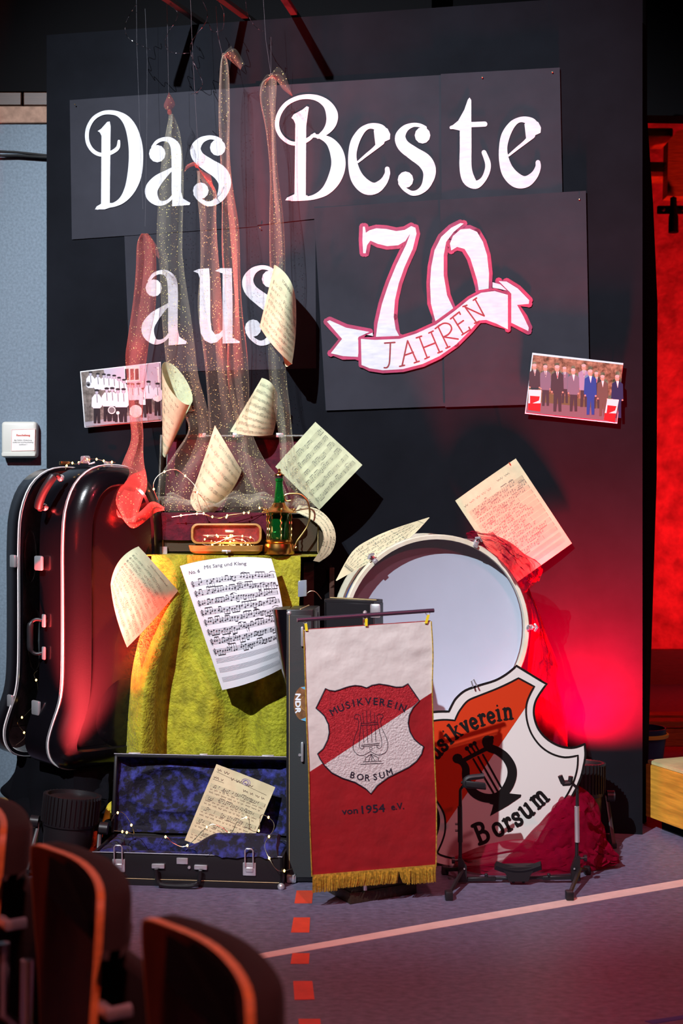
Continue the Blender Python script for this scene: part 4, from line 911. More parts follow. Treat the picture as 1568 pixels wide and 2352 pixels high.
for k in range(6):
    a = PI/6+k*PI/3+.2; x, y = .050*math.cos(a), .050*math.sin(a)
    MB().tube([lc+V((x+.0016*math.cos(j*1.3), y+.0016*math.sin(j*1.3), lh(1248)+(lh(1180)-lh(1248))*j/24)) for j in range(25)], .0028, 6).build('rod', M_brass, ln)
    MB().ball(lc+V((.062*math.cos(a), .062*math.sin(a), lh(1176))), .0055, 2).build('rivet', M_brass, ln)
hp_ = [(668, 1150), (656, 1150), (654, 1138), (668, 1134), (690, 1136), (706, 1152), (711, 1178), (707, 1205), (695, 1225), (682, 1243), (677, 1258), (681, 1256)]
MB().tube([P(x, y, ly) for x, y in crom(hp_, 6)], .0035, 8).build('handle', M_brass, ln)
bo = thing('beer_bottle', 'green glass bottle standing inside the copper lantern', 'bottle', lc+V((0, 0, lh(1246))))
MB().lathe(lc, [(0, lh(1244)), (.034, lh(1244)), (.038, lh(1241)), (.038, lh(1190)), (.035, lh(1180)), (.026, lh(1168)), (.020, lh(1155)), (.018, lh(1140)), (.015, lh(1125)), (.0135, lh(1112)), (.0165, lh(1111)), (.0165, lh(1106)), (.015, lh(1105)), (.0148, lh(1100)), (0, lh(1100))], 32).build('bottle_glass', M_glass, bo)
MB().lathe(lc, [(.0155, lh(1104.5)), (.0158, lh(1099)), (.012, lh(1097)), (0, lh(1097))], 20).build('bottle_mouth', M_foil, bo)

# ---- dark draped things right of the cloth
dk = thing('folding_stand', 'dark folding stand leg with slots behind the yellow cloth at right', 'stand', (-.05, 5.1, 0))
MB().obox(P(756, 1390, 5.05)-V((0, 0, 1.0)), (.02, 0, 0), (0, .02, 0), (0, 0, 1.15), .002, 1).build('upright', M_dkwood, dk)
MB().obox((-.17, 5.08, 0), (.13, 0, 0), (0, .18, 0), (0, 0, 1.09), .01, 2).build('dark_cover', M_black, dk)
bx = thing('battery_box', 'clear battery box of the lights lying on the black trombone case', 'battery box', P(693, 1362, 4.63))
MB().obox(P(684, 1372, 4.62), (.032, 0, .004), (0, .018, 0), (0, 0, .060), .004, 2).build('clear_housing', mat('clear_plastic', (.45, .52, .62), .15, trans=.5, alpha=.8), bx)
MB().tube([P(x, y, 4.63) for x, y in crom([(703, 1366), (712, 1358), (725, 1360), (738, 1376)], 6)], .0016, 6).build('lead', M_wire, bx)

# ---- upright black case, left half with bell bulge, right half ajar
tc_ = thing('trombone_case', 'tall black upright case standing ajar behind the banner', 'case', (-.1, 4.45, 0))
def XY(px, d): return (px-CX)/F*d
zt = P(0, 1400, 4.425).z
xa, xb = XY(657, 4.425), XY(719, 4.425)
MB().obox((xa, 4.425, .004), (xb-xa, 0, 0), (.02, .19, 0), (0, 0, zt-.004), .004, 2).build('left_half', M_lea, tc_)
MB().obox((xa+.012, 4.4215, .02), (xb-xa-.018, 0, 0), (0, .005, 0), (0, 0, zt-.04), .001, 1).build('front_panel', mat('charcoal_vinyl', (.035, .037, .038), .55, bump=.2, bscale=300), tc_)
for x in (xa+.011, ): MB().tube([(x, 4.4205, .05), (x, 4.4205, zt-.02)], .0012, 5).build('stitching', M_stitch, tc_)
def bell(u, v):
    z = zt-.30*v; r = .060*(1-v)**.62; a = PI*u
    return V((xa+.01-r*math.sin(a)*1.0, 4.435+.16*(.5-.5*math.cos(a))*1.0+.02*(zt-z), z-.004*math.sin(a)))
MB().grid(bell, 16, 24, thick=.003).build('bell_bulge', M_shellp, tc_)
MB().add([bell(k/16, 0) for k in range(17)], [tuple(range(17))]).build('bulge_top', M_lea, tc_, smooth=False)
MB().tube([(xa+.05, 4.425, zt+.001), (xa+.075, 4.61, zt+.001)], .0022, 6).build('seam', M_stitch, tc_)
zt2 = P(0, 1384, 4.46).z
MB().obox((xb+.004, 4.56, .01), (.012, 0, 0), (0, .03, 0), (0, 0, zt-.03)).build('hinge_strip', M_lea, tc_)
r0 = V((XY(744, 4.50), 4.50, .01)); r1 = V((XY(858, 4.40), 4.40, .01)); ru = (r1-r0); rv = V((.035, .095, 0))
MB().obox(r0, ru, rv*.14, (0, 0, zt2-.01), .002, 1).build('right_half_wall', M_lea, tc_)
MB().obox(r0, ru.normalized()*.012, rv*1.0, (0, 0, zt2-.01), .002, 1).build('right_half_side', M_lea, tc_)
MB().obox(r0+ru-ru.normalized()*.03, ru.normalized()*.032, rv*1.0, (0, 0, zt2-.01), .003, 1).build('right_half_side', M_lea, tc_)
MB().obox(r0+V((0, 0, zt2-.012)), ru, rv, (0, 0, .012), .002, 1).build('right_half_top', M_lea, tc_)
MB().obox(r0+rv*.8+ru.normalized()*.02, ru*.85, rv*.1, (0, 0, zt2-.03)).build('right_half_lining', M_gh, tc_)
MB().tube([r0+V((0, 0, zt2+.001))+rv*.62, r0+ru+V((0, 0, zt2+.001))+rv*.30], .0016, 5).build('stitching', M_stitch, tc_)
MB().obox(r0+ru*.93+V((0, -.006, zt2-.06)), (.035, -.01, 0), (0, .012, 0), (0, 0, .05), .006, 2).build('corner_guard', M_chrome, tc_)
MB().obox(P(664, 2028, 4.42)+V((-.01, -.006, .0)), (.035, 0, 0), (0, .02, 0), (0, 0, .03), .006, 2).build('corner_guard', M_chrome, tc_)
MB().ball(P(664, 1408, 4.43), .010, 2).build('corner_guard', M_chrome, tc_)
for y in (1462, 1727): MB().box(P(694, y, 4.416), (.010, .01, .07), .004).build('latch', M_chrome, tc_)
MB().lathe(P(688, 1734, 4.420), [(0, -.002), (.005, -.002), (.005, .002), (0, .002)], 12, Matrix.Rotation(PI/2, 3, 'X')).build('rivet', M_chrome, tc_)
ik = Ink(); ik.m = 0; ik.disc(697, 1616, 23, 40, n=28); ik.m = 1; ik.poly([(690, 1579), (702, 1577), (702, 1585)]); ik.poly([(690, 1653), (702, 1657), (702, 1648)])
ik.m = 2; ik.stroke([(696, 1600), (690, 1610), (692, 1625), (700, 1632)], 1.5)
nd = Ink(); nd.text('NDR', 684.5, 1616, 12, rot=PI/2, w=44, bold=.9)
M_nt = mat('sticker_white', (.8, .82, .86), .4)
def caseF(o): return lambda x, y: ray_plane(x, y, V((0, 4.4205-o, 0)), V((0, -1, 0)))
k1 = ik.to('round_sticker', [mat('sticker_brown', (.20, .09, .04), .4, var=.3, vscale=60), mat('sticker_blue', (.12, .42, .65), .4), M_tan, M_nt], tc_, caseF(0.001), step=(0, -2e-5, 0), label='round brown sticker with white letters')
nd.to('sticker_lettering', M_nt, k1, caseF(.0016))

# ---- blue lined suitcase on the floor
S0 = FL(212, 2030); S1 = FL(648, 2043); sa = (S1-S0); SW = sa.length; sa.normalize(); sb = V((-sa.y, sa.x, 0)); SZ = V((0, 0, 1))
def SC(a, b, z): return S0+sa*a+sb*b+SZ*z
RZ, SD = .112, .275
cs = thing('suitcase', 'open black instrument suitcase lined in crushed blue velvet on the floor', 'case', S0+sa*SW/2)
for nm, c_, a, b_ in (('front_wall', (0, 0), SW, .012), ('back_wall', (0, SD-.012), SW, .012), ('side_wall', (0, 0), .012, SD), ('side_wall', (SW-.012, 0), .012, SD)):
    MB().obox(SC(c_[0], c_[1], .004), sa*a, sb*b_, SZ*(RZ-.004), .004, 2).build(nm, M_lea, cs)
MB().obox(SC(0, 0, .002), sa*SW, sb*SD, SZ*.012, .004, 1).build('base', M_lea, cs)
MB().obox(SC(-.003, -.004, .0), sa*(SW+.006), sb*.008, SZ*.022, .003, 2).build('lower_band', M_lea, cs)
MB().tube([SC(.01, -.0055, .024), SC(SW-.01, -.0055, .024)], .0012, 5).build('stitching', M_stitch, cs)
MB().tube([SC(.0, -.001, RZ), SC(SW, -.001, RZ)], .0025, 6).build('metal_rim', M_dkm, cs); MB().tube([SC(SW, 0, RZ), SC(SW, SD, RZ)], .0025, 6).build('metal_rim', M_dkm, cs)
def pad(a0, b0, z0, a1, b1, z1, bev=.02): MB().obox(SC(a0, b0, z0), sa*(a1-a0), sb*(b1-b0), SZ*(z1-z0), bev, 3).build('lining_pad', M_blue, cs)
pad(.013, .013, .014, SW-.013, SD-.013, .05, .012)
pad(.013, .012, .014, .12, .10, RZ+.004); pad(.013, SD-.07, .014, SW-.013, SD-.012, RZ-.004); pad(.013, .012, .02, .06, SD-.013, RZ+.002); pad(.12, .012, .03, .36, .045, RZ+.001, .012)
def ramp(u, v):
    a = .34+u*(SW-.36); h = min(1, u*3.2); return SC(a, .030+v*.035, RZ-.03+(.052*h)*math.sin(PI*min(1, v*1.0)*.5+.2)+.004*noise.noise(V((u*12, v*4, 0))))
MB().grid(ramp, 40, 8, thick=.04).build('lining_pad', M_blue, cs)
for i_, (a, w_) in enumerate(((.094, .05), (.555, .05))):
    MB().obox(SC(a-.022, -.006, .045), sa*.046, sb*.006, SZ*.045, .004, 2).build('latch_plate', M_chrome, cs)
    MB().tube([SC(a-.013, -.010, .078), SC(a-.013, -.012, RZ+.022), SC(a-.008, -.012, RZ+.028), SC(a+.010, -.012, RZ+.028), SC(a+.015, -.012, RZ+.022), SC(a+.015, -.010, .078)], .0022, 6).build('latch_loop', M_chrome, cs)
    MB().obox(SC(a-.012, -.012, .060), sa*.027, sb*.008, SZ*.014, .003, 2).build('latch_lever', M_chrome, cs)
MB().obox(SC(.30, -.004, .078), sa*.04, sb*.004, SZ*.022, .003, 2).build('lock_plate', M_chrome, cs)
MB().lathe(SC(.345, -.003, .068), [(0, -.003), (.005, -.003), (.005, .003), (0, .003)], 12, Matrix.Rotation(PI/2, 3, 'X')).build('lock', M_chrome, cs)
for a in (.235, .385): MB().obox(SC(a-.022, -.010, .062), sa*.046, sb*.010, SZ*.016, .003, 2).build('handle_mount', M_chrome, cs)
hp_ = [(.232, .064), (.234, .040), (.240, .022), (.262, .014), (.31, .012), (.358, .014), (.380, .022), (.386, .040), (.388, .064)]
MB().tube([SC(a, -.020-(.012 if .24 < a < .38 else 0), z) for a, z in crom(hp_, 5)], .0075, 8).build('handle', M_lea, cs)
for a in (0.004, SW-.004):
    MB().ball(SC(a, -.001, .010), .013, 2).build('corner_guard', M_chrome, cs)
MB().obox(SC(SW, .11, .05), sa*.012, sb*.03, SZ*.03, .003, 1).build('end_loop', M_chrome, cs)
lt = math.radians(9); ld = sb*math.sin(lt)+SZ*math.cos(lt); lo_ = -(sb*math.cos(lt)-SZ*math.sin(lt)); LH = .285
h0 = SC(.0, SD, RZ+.002); LT = .075     # lid: back plane behind, rims towards the hall
bk_ = h0-lo_*.03
MB().obox(bk_, sa*SW, -lo_*.012, ld*LH, .004, 1).build('lid_back', M_lea, cs)
for nm, o_, a, b_ in (('lid_rim', bk_+ld*(LH-.012), sa*SW, ld*.012), ('lid_rim', bk_, sa*.012, ld*LH), ('lid_rim', bk_+sa*(SW-.012), sa*.012, ld*LH)):
    MB().obox(o_, a, b_, lo_*LT, .003, 2).build(nm, M_lea, cs)
def lin(u, v):
    q = V((u*7, v*3.5, 2)); h = .010*noise.noise(q)
    e = min(u, v, 1-u, 1-v)*16; h += .030*(1-min(1, e))
    # moulded recess for the horn
    s = math.hypot((u-.32)/.26, (v-.42)/.30); h += .012*math.exp(-((s-1)/.13)**2)+(-.012 if s < 1 else 0)*min(1, abs(1-s)*3)
    return bk_+sa*(.012+u*(SW-.024))+ld*(LH-.012-v*(LH-.014))+lo_*(.020+h)
MB().grid(lin, 70, 40).build('lid_lining', M_blue, cs)
for a in (.075, .335, .575): MB().box(bk_+sa*a+ld*(LH+.002)+lo_*(LT-.01), (.045 if a != .335 else .03, .016, .008), .002).build('lid_catch', M_chrome, cs)
MB().tube([bk_+lo_*(LT+.001)+ld*LH, bk_+lo_*(LT+.001)+ld*LH+sa*SW], .0022, 6).build('metal_rim', M_dkm, cs)

# ---- tuba case, two moulded halves standing apart
th = math.radians(42); ea = V((math.cos(th), math.sin(th), 0)); ed = V((-math.sin(th), math.cos(th), 0))
TB = P(145, 1300, 4.75); TB.z = 0
prof = [(.215, 1.482), (.125, 1.466), (.052, 1.405), (.010, 1.30), (0, 1.17), (0, 1.0), (0, .80), (-.003, .66), (-.015, .58), (-.045, .50), (-.062, .44), (-.055, .385), (-.02, .345), (.05, .327), (.215, .325)]
prof += [(.43-a, z) for a, z in reversed(prof[1:-1])]
prof = crom(prof, 3, True); pcx = (.215, .88)
def TL(off, inset=0.0):
    out = []
    for i, (a, z) in enumerate(prof):
        p, q = prof[i-1], prof[(i+1) % len(prof)]; tx, tz = q[0]-p[0], q[1]-p[1]; l = math.hypot(tx, tz); nx, nz = tz/l, -tx/l
        if nx*(pcx[0]-a)+nz*((pcx[1] if .6 < z < 1.2 else z)-z)+(nz*(.88-z)) < 0: nx, nz = -nx, -nz
        out.append(TB+ea*(a+nx*inset)+V((0, 0, z+nz*inset))+ed*off)
    return out
tu = thing('tuba_case', 'tall open black moulded tuba case with white piping at left', 'case', TB+ea*.24+V((0, 0, .325)))
MB().loft([TL(.165, .012), TL(.18, .012), TL(.18, 0), TL(.004, 0), TL(.0, .002), TL(-.02, .002), TL(-.045, .012), TL(-.066, .032), TL(-.078, .06), TL(-.080, .075), TL(-.070, .082), TL(-.070, .088)], False, True).build('front_half', M_shellp, tu)
MB().tube(TL(.0, -.001), .0032, 6, closed=True).build('white_piping', M_pipe, tu); MB().tube(TL(.012, -.001), .0018, 5, closed=True).build('metal_rim', M_chrome, tu)
MB().loft([TL(.34, .0), TL(.34, .014), TL(.40, .02), TL(.48, .05), TL(.485, .05), TL(.49, .03), TL(.45, 0), TL(.362, .0)], False, False).build('back_half', M_shellp, tu)
MB().loft([TL(.485, .045), TL(.485, .12)], False, True).build('back_half_wall', M_shellp, tu)
MB().loft([TL(.342, .015), TL(.40, .03), TL(.45, .06), TL(.47, .10)], False, True).build('plush_lining', M_fur, tu)
MB().tube(TL(.352, -.001), .0032, 6, closed=True).build('white_piping', M_pipe, tu); MB().tube(TL(.340, .0), .002, 5, closed=True).build('metal_rim', M_chrome, tu)
for zc, r_, a_ in ((1.12, .05, .10), (.78, .06, .12), (.62, .08, .2)): MB().ball(TB+ea*a_+ed*.44+V((0, 0, zc)), r_, 2, (.5, .5, 2.2)).build('lining_pad', M_fur, tu)
# bell bulge on the front face
bc_ = TB+ea*.235+ed*-.052
MB().loft([[bc_+ea*(rr*math.cos(a))+V((0, 0, .50+(.20 if math.sin(a) > 0 else .13)*math.sin(a)*rr/.165))+ed*o_ for a in [2*PI*k/40 for k in range(40)]] for rr, o_ in ((.160, .0), (.152, -.010), (.135, -.018), (.10, -.024), (.06, -.027), (.005, -.028))], False, True).build('bell_bulge', M_shellp, tu)
def SB(t, z, o=.0): return TB+ed*t+V((0, 0, z))-ea*o
for z in (P(0, 1292, 4.9).z, P(0, 1620, 4.9).z):
    dx = .012 if z < .7 else 0
    MB().obox(SB(.165, z-.028, .014+dx)-ed*.045, ed*.055, -ea*.014, (0, 0, .056), .006, 2).build('latch', M_chrome, tu)
    MB().obox(SB(.165, z-.018, .019+dx)-ed*.035, ed*.03, -ea*.008, (0, 0, .036), .004, 2).build('latch_lever', M_chrome, tu)
    MB().obox(SB(.345, z-.024, .008+dx), ed*.04, -ea*.014, (0, 0, .05), .005, 2).build('latch_keeper', M_chrome, tu)
zh = P(0, 1460, 4.88).z
for z in (zh+.062, zh-.062): MB().obox(SB(.11, z-.025, .010), ed*.02, -ea*.010, (0, 0, .05), .004, 2).build('handle_mount', M_chrome, tu)
MB().tube(crom([tuple(q) for q in (SB(.13, zh+.06, .004), SB(.152, zh+.066, .030), SB(.165, zh+.048, .046), SB(.166, zh, .048), SB(.165, zh-.048, .046), SB(.152, zh-.066, .030), SB(.13, zh-.06, .004))], 4), [.007]*8+[.012]*9+[.007]*8, 10).build('handle', M_blackpl, tu)
pa, pb = TB+ea*.028+ed*.075+V((0, 0, 1.375)), TB+ea*.0+ed*.075+V((0, 0, 1.235))
pa, pb = P(140, 1098, 4.80), P(103, 1165, 4.83)
MB().tube(crom([tuple(q) for q in (pa, pa+V((-.014, -.03, .012)), pa+(pb-pa)*.15+V((-.02, -.045, .008)), pa+(pb-pa)*.5+V((-.024, -.05, .004)), pb+(pa-pb)*.15+V((-.02, -.045, .0)), pb+V((-.014, -.03, -.008)), pb)], 4), [.008]*6+[.017]*13+[.008]*6, 10).build('handle', M_blackpl, tu)
for p in (pa, pb): MB().ball(p, .014, 2).build('handle_mount', M_chrome, tu)
MB().box(P(196, 1056, 4.86), (.03, .03, .03), .006, .7).build('top_clasp', M_chrome, tu); MB().tube([P(180, 1066, 4.85), P(196, 1050, 4.84), P(205, 1066, 4.84), P(218, 1062, 4.84)], .004, 6).build('top_clasp', M_chrome, tu)
MB().box(P(148, 1064, 5.06), (.04, .02, .016), .004, .7).build('top_hinge', M_brass, tu); MB().box(P(248, 1064, 4.93), (.03, .02, .012), .004, .7).build('top_hinge', M_chrome, tu)
# black draped stand under it
M_cloth = mat('black_cloth', (.004, .004, .006), .9, sheen=0, spec=.1, bump=.3, bscale=12, dist=.01)
pc = [TB+ea*.05+ed*.0, TB+ea*.42+ed*.0, TB+ea*.42+ed*.42, TB+ea*.05+ed*.42]
def skirt(u, v):
    k = u*4; i = min(int(k), 3); p = pc[i].lerp(pc[(i+1) % 4], k-i); c_ = (pc[0]+pc[2])/2; o_ = (p-c_).normalized()
    f = .5+.5*math.sin(u*60); r = .02+v*(.02+.035*f)+.02*noise.noise(V((u*12, v*3, 0))); q = p+o_*r; q.z = .322*(1-v)+.003; q.y = min(q.y, 5.57); return q
pdm = thing('draped_stand', 'black cloth draped pedestal under the tuba case', 'stand', (pc[0]+pc[2])/2)
MB().grid(skirt, 120, 12).build('cloth_skirt', M_cloth, pdm); MB().prism([p+V((0, 0, .300)) for p in pc], (0, 0, .022)).build('top', M_cloth, pdm)
bp_ = [P(-20, 1835, 5.2), P(5, 1815, 5.2), P(52, 1745, 5.15), P(95, 1760, 5.1), P(110, 1850, 5.0), P(85, 1935, 4.75), P(60, 1900, 4.85), P(40, 1862, 5.0)]
def fold(u, v): return ruled([(48, 1748, 5.2), (22, 1790, 5.2), (0, 1817, 5.2), (30, 1848, 5.1), (62, 1900, 4.95), (90, 1945, 4.85)], [(110, 1760, 5.0), (105, 1790, 5.0), (95, 1820, 5.0), (95, 1860, 4.9), (95, 1900, 4.85), (110, 1945, 4.8)], (0, -.03, 0))(u, v)
tag(MB().grid(crumple(fold, .008, 5, 2), 30, 14).build('black_cloth', M_cloth, origin=fold(.5, .5)), 'loose corner of black cloth hanging at far left under the tuba case', 'cloth')
fc = ruled([(135, 1825, 4.86), (165, 1792, 4.86), (200, 1775, 4.86), (250, 1778, 4.84)], [(140, 1900, 4.84), (180, 1870, 4.84), (220, 1870, 4.82), (252, 1870, 4.80)], (0, -.03, 0))
tag(MB().grid(crumple(fc, .025, 4, 9), 34, 24).build('black_cloth', M_cloth, origin=fc(.5, .5)), 'bunched black cloth between left spotlight and tuba case', 'cloth')
# yellow and orange fringed scarf below the left flood
M_org = mat('orange_scarf', (.45, .09, .01), .8, var=.4, vscale=30, bump=.5, bscale=60); M_ysc = mat('yellow_scarf', (.55, .45, .03), .8, var=.3, vscale=30, bump=.4, bscale=60)
sf = thing('fringed_scarf', 'orange and yellow fringed scarf on the floor below the left spotlight', 'scarf', FL(150, 1985))
fs_ = ruled([(105, 1938, 4.86), (130, 1925, 4.82), (170, 1930, 4.8), (215, 1915, 4.75), (250, 1890, 4.72)], [(95, 1985, 4.68), (130, 1998, 4.6), (170, 2002, 4.58), (205, 2003, 4.57), (215, 1990, 4.6)], (0, 0, .02))
MB().grid(above(crumple(fs_, .022, 5, 31)), 40, 22).build('orange_fold', M_org, sf)
fs2 = ruled([(112, 1935, 4.80), (125, 1925, 4.79), (140, 1930, 4.78)], [(100, 1975, 4.7), (118, 1965, 4.7), (135, 1962, 4.7)], (0, 0, .02)); MB().grid(above(crumple(fs2, .008, 3, 4)), 14, 10).build('yellow_fold', M_ysc, sf)
fs3 = ruled([(236, 1880, 4.72), (246, 1850, 4.72), (256, 1840, 4.72)], [(230, 1905, 4.7), (240, 1885, 4.7), (255, 1880, 4.7)]); MB().grid(fs3, 8, 6, thick=.002).build('yellow_fold', M_ysc, sf)
mb = MB(); r_ = random.Random(3)
for k in range(90):
    a = FL(48+k*1.9+r_.uniform(-3, 3), 1952+k*.40+r_.uniform(-4, 4)); b_ = a+V((r_.uniform(-.10, -.03), r_.uniform(-.05, .0), 0)); mb.tube([a+V((0, 0, .004)), (a+b_)/2+V((0, r_.uniform(-.01, .01), .007)), b_+V((0, 0, .004))], .0016, 4, cap=False)
mb.build('fringe', M_ysc, sf, kind='stuff')

# ============================================================ DRUM
dc = P(1002, 1447, 4.80); dax = V((-.13, 1, -.01)).normalized(); dx_ = dax.orthogonal()
dR = Matrix((V((0, 0, 1)).cross(dax).normalized()*-1, V((0, 0, 1)), dax)).transposed()
dR = Matrix((dax.cross(V((0, 0, 1))).normalized(), dax.cross(dax.cross(V((0, 0, 1)))).normalized()*-1, dax)).transposed()
RAD = 218/F*4.80
M_hoop = mat('cream_drum_hoop', (.68, .64, .46), .4, col2=(.78, .76, .62), vscale=14); M_head = mat('white_drum_head', (.44, .50, .60), .35, var=.03, vscale=3, spec=.4)
M_shell = mat('wine_drum_shell', (.16, .03, .02), .4, var=.3, vscale=6); M_bstripe = mat('blue_drum_stripe', (.01, .08, .40), .4)
dm = thing('bass_drum', 'large white headed bass drum standing behind the banner', 'drum', dc)
MB().lathe(dc, [(RAD-.016, -.006), (RAD-.002, -.008), (RAD+.003, .0), (RAD+.003, .030), (RAD-.004, .040), (RAD-.012, .040), (RAD-.016, .02), (RAD-.016, -.006)], 72, dR, cap=False).build('front_hoop', M_hoop, dm)
MB().lathe(dc, [(0, .058), (RAD-.022, .058), (RAD-.0125, .052)], 72, dR, cap=False).build('drum_head', M_head, dm)
MB().lathe(dc, [(RAD-.014, .03), (RAD-.012, .04), (RAD-.012, .10)], 72, dR, cap=False).build('shell', M_shell, dm)
MB().lathe(dc, [(RAD-.012, .10), (RAD-.009, .102), (RAD-.009, .14), (RAD-.012, .142)], 72, dR, cap=False).build('blue_stripe', M_bstripe, dm)
MB().lathe(dc, [(RAD-.012, .142), (RAD-.012, .22), (RAD-.02, .24)], 72, dR, cap=False).build('shell', M_shell, dm)
MB().lathe(dc, [(RAD-.014, .235), (RAD+.004, .235), (RAD+.006, .25), (RAD+.004, .27), (RAD-.014, .27), (0, .262)], 72, dR, cap=False).build('back_hoop', M_hoop, dm)
ux, uz = dR.col[0], dR.col[1]
if ux.x < 0: ux = -ux
if uz.z < 0: uz = -uz
for an in (1, 65, 132, 186, 236, 300):
    a = math.radians(an); rd = ux*math.cos(a)+uz*math.sin(a); tg = -ux*math.sin(a)+uz*math.cos(a)
    p = dc+rd*(RAD-.008)-dax*.012
    cl = MB().obox(p-tg*.010, tg*.020, rd*.024, dax*.045, .004, 2).build('claw', M_chrome, dm)
    MB().obox(p-tg*.010-rd*.006, tg*.020, rd*.012, -dax*.006, .002, 1).build('claw_hook', M_chrome, cl if False else dm)
    MB().tube([dc+rd*(RAD+.018)-dax*.02, dc+rd*(RAD+.016)+dax*.25], .0035, 6).build('tension_rod', M_chrome, dm)
    MB().tube([dc+rd*(RAD+.018)-dax*.018-tg*.014, dc+rd*(RAD+.026)-dax*.026, dc+rd*(RAD+.018)-dax*.018+tg*.014], .005, 6).build('wing_screw', M_chrome, dm)
ds = thing('drum_support', 'black box carrying the bass drum behind the shield', 'stand', (dc.x, 4.95, 0)); zb = dc.z-RAD
MB().obox((dc.x-.2, 4.84, 0), (.36, 0, 0), (0, .2, 0), (0, 0, zb-.004), .004, 1).build('box', M_black, ds)
for s in (-1, 1): MB().obox((dc.x-.02+s*.12, 4.85, zb-.006), (.04, 0, 0), (0, .18, 0), (0, 0, .016), .004, 1).build('cradle', M_black, ds)

# ============================================================ SHIELD SIGN
sa_ = math.radians(7); sp0 = V((0, 4.632, 0)); sn = V((.02, -math.cos(sa_), math.sin(sa_))).normalized()
def SH(off): return lambda x, y: ray_plane(960+x*.2934, 1500+y*.2934, sp0+sn*off, sn)
def keep(pts, corners):
    n = len(pts); ids = sorted(corners); out = []
    for a, b in zip(ids, ids[1:]+[ids[0]+n]): out += crom([pts[k % n] for k in range(a, b+1)], 4)[:-1]
    return out
outer = [(240, 457), (268, 400), (300, 350), (370, 292), (480, 252), (600, 215), (690, 165), (770, 100), (1005, 243), (950, 320), (915, 390), (905, 470), (925, 560), (970, 635), (1040, 695), (1130, 735), (1220, 740), (1303, 712), (1308, 800), (1295, 880), (1270, 980), (1220, 1090), (1140, 1225), (1060, 1350), (1000, 1450), (965, 1545), (955, 1620),
         (880, 1625), (760, 1632), (600, 1655), (450, 1676), (330, 1682), (220, 1668), (120, 1640), (60, 1600), (110, 1500), (150, 1400), (163, 1300), (140, 1210), (80, 1130), (-20, 1080), (-130, 1060), (-190, 1043), (-235, 900), (-223, 752), (-150, 700), (-80, 620), (-20, 540), (60, 480), (130, 460)]
inner = [(287, 527), (310, 475), (335, 435), (390, 372), (480, 332), (600, 285), (700, 240), (785, 196), (908, 262), (872, 330), (848, 400), (845, 480), (862, 570), (900, 655), (965, 735), (1050, 790), (1150, 816), (1250, 802), (1245, 900), (1215, 1010), (1165, 1110), (1090, 1225), (1010, 1340), (950, 1440), (915, 1535),
         (820, 1542), (700, 1555), (560, 1582), (400, 1612), (270, 1606), (175, 1580), (150, 1560), (190, 1470), (212, 1380), (205, 1270), (160, 1180), (90, 1090), (0, 1040), (-130, 1000), (-165, 900), (-150, 800), (-80, 730), (-10, 650), (50, 570), (100, 535), (200, 522)]
def cix(P_, L): return [min(range(len(P_)), key=lambda k: (P_[k][0]-x)**2+(P_[k][1]-y)**2) for x, y in L]
outer = keep(outer, cix(outer, [(240, 457), (770, 100), (1005, 243), (1303, 712), (955, 1620), (60, 1600), (-190, 1043), (-223, 752)]))
inner = keep(inner, cix(inner, [(287, 527), (785, 196), (908, 262), (1250, 802), (915, 1535), (150, 1560), (-130, 1000), (-150, 800)]))
M_sw = mat('shield_white_enamel', (.62, .62, .58), .35, spec=.5); M_so = mat('shield_orange_enamel', (.50, .035, .006), .35, spec=.5); M_sk = mat('shield_black_enamel', (.006, .006, .006), .35)
sh = thing('shield_sign', 'large red and white club shield sign with black lyre, leaning on the drum', 'sign', sp0+V((.6, 0, 0)))
MB().prism([SH(-.0)(*p) for p in outer], -sn*.018).build('board', M_sw, sh, smooth=False)
ik = Ink(); ik.stroke(outer, 17, smooth=False, closed=True); [ik.disc(p[0], p[1], 8.5, n=8) for p in outer]; ik.to('black_edge', M_sk, sh, SH(.0012))
ik = Ink(); ik.poly(clip(inner, (840, 425), (150, 1440), 1)); oo = ik.to('orange_field', M_so, sh, SH(.0008)); 
ik = Ink(); ik.stroke(inner, 14, smooth=False, closed=True); [ik.disc(p[0], p[1], 7, n=8) for p in inner]; ik.to('inner_line', M_sk, sh, SH(.0016))
ly_ = Ink()
ly_.disc(308, 825, 40, 38); ly_.stroke([(300, 830, 55), (345, 855, 50), (372, 900, 58), (374, 960, 62), (392, 1030, 62), (440, 1095, 66), (510, 1130, 68), (590, 1135, 70), (660, 1100, 72), (710, 1030, 76), (735, 950, 74), (725, 880, 72), (680, 810, 66), (620, 765, 62), (560, 740, 66), (535, 700, 70)])
ly_.disc(545, 690, 46, 46); ly_.disc(575, 665, 18); ly_.stroke([(345, 845, 34), (430, 800, 32), (540, 745, 34)])
ly_.poly([(560, 1120), (700, 1060), (715, 1098), (760, 1104), (806, 1108), (802, 1126), (700, 1195), (563, 1275), (578, 1225), (588, 1185), (560, 1180)])
for a, b_ in (((432, 830), (590, 1095)), ((470, 812), (622, 1080)), ((507, 795), (655, 1062))): ly_.stroke([(*a, 14), (*b_, 14)], smooth=False)
for (a, b_) in (((382, 746), (425, 805)), ((412, 724), (455, 790)), ((441, 706), (480, 775))): ly_.stroke([(*a, 13), (*b_, 13)], smooth=False); ly_.disc(a[0], a[1], 17)
ly_.to('lyre', M_sk, sh, SH(.0022))
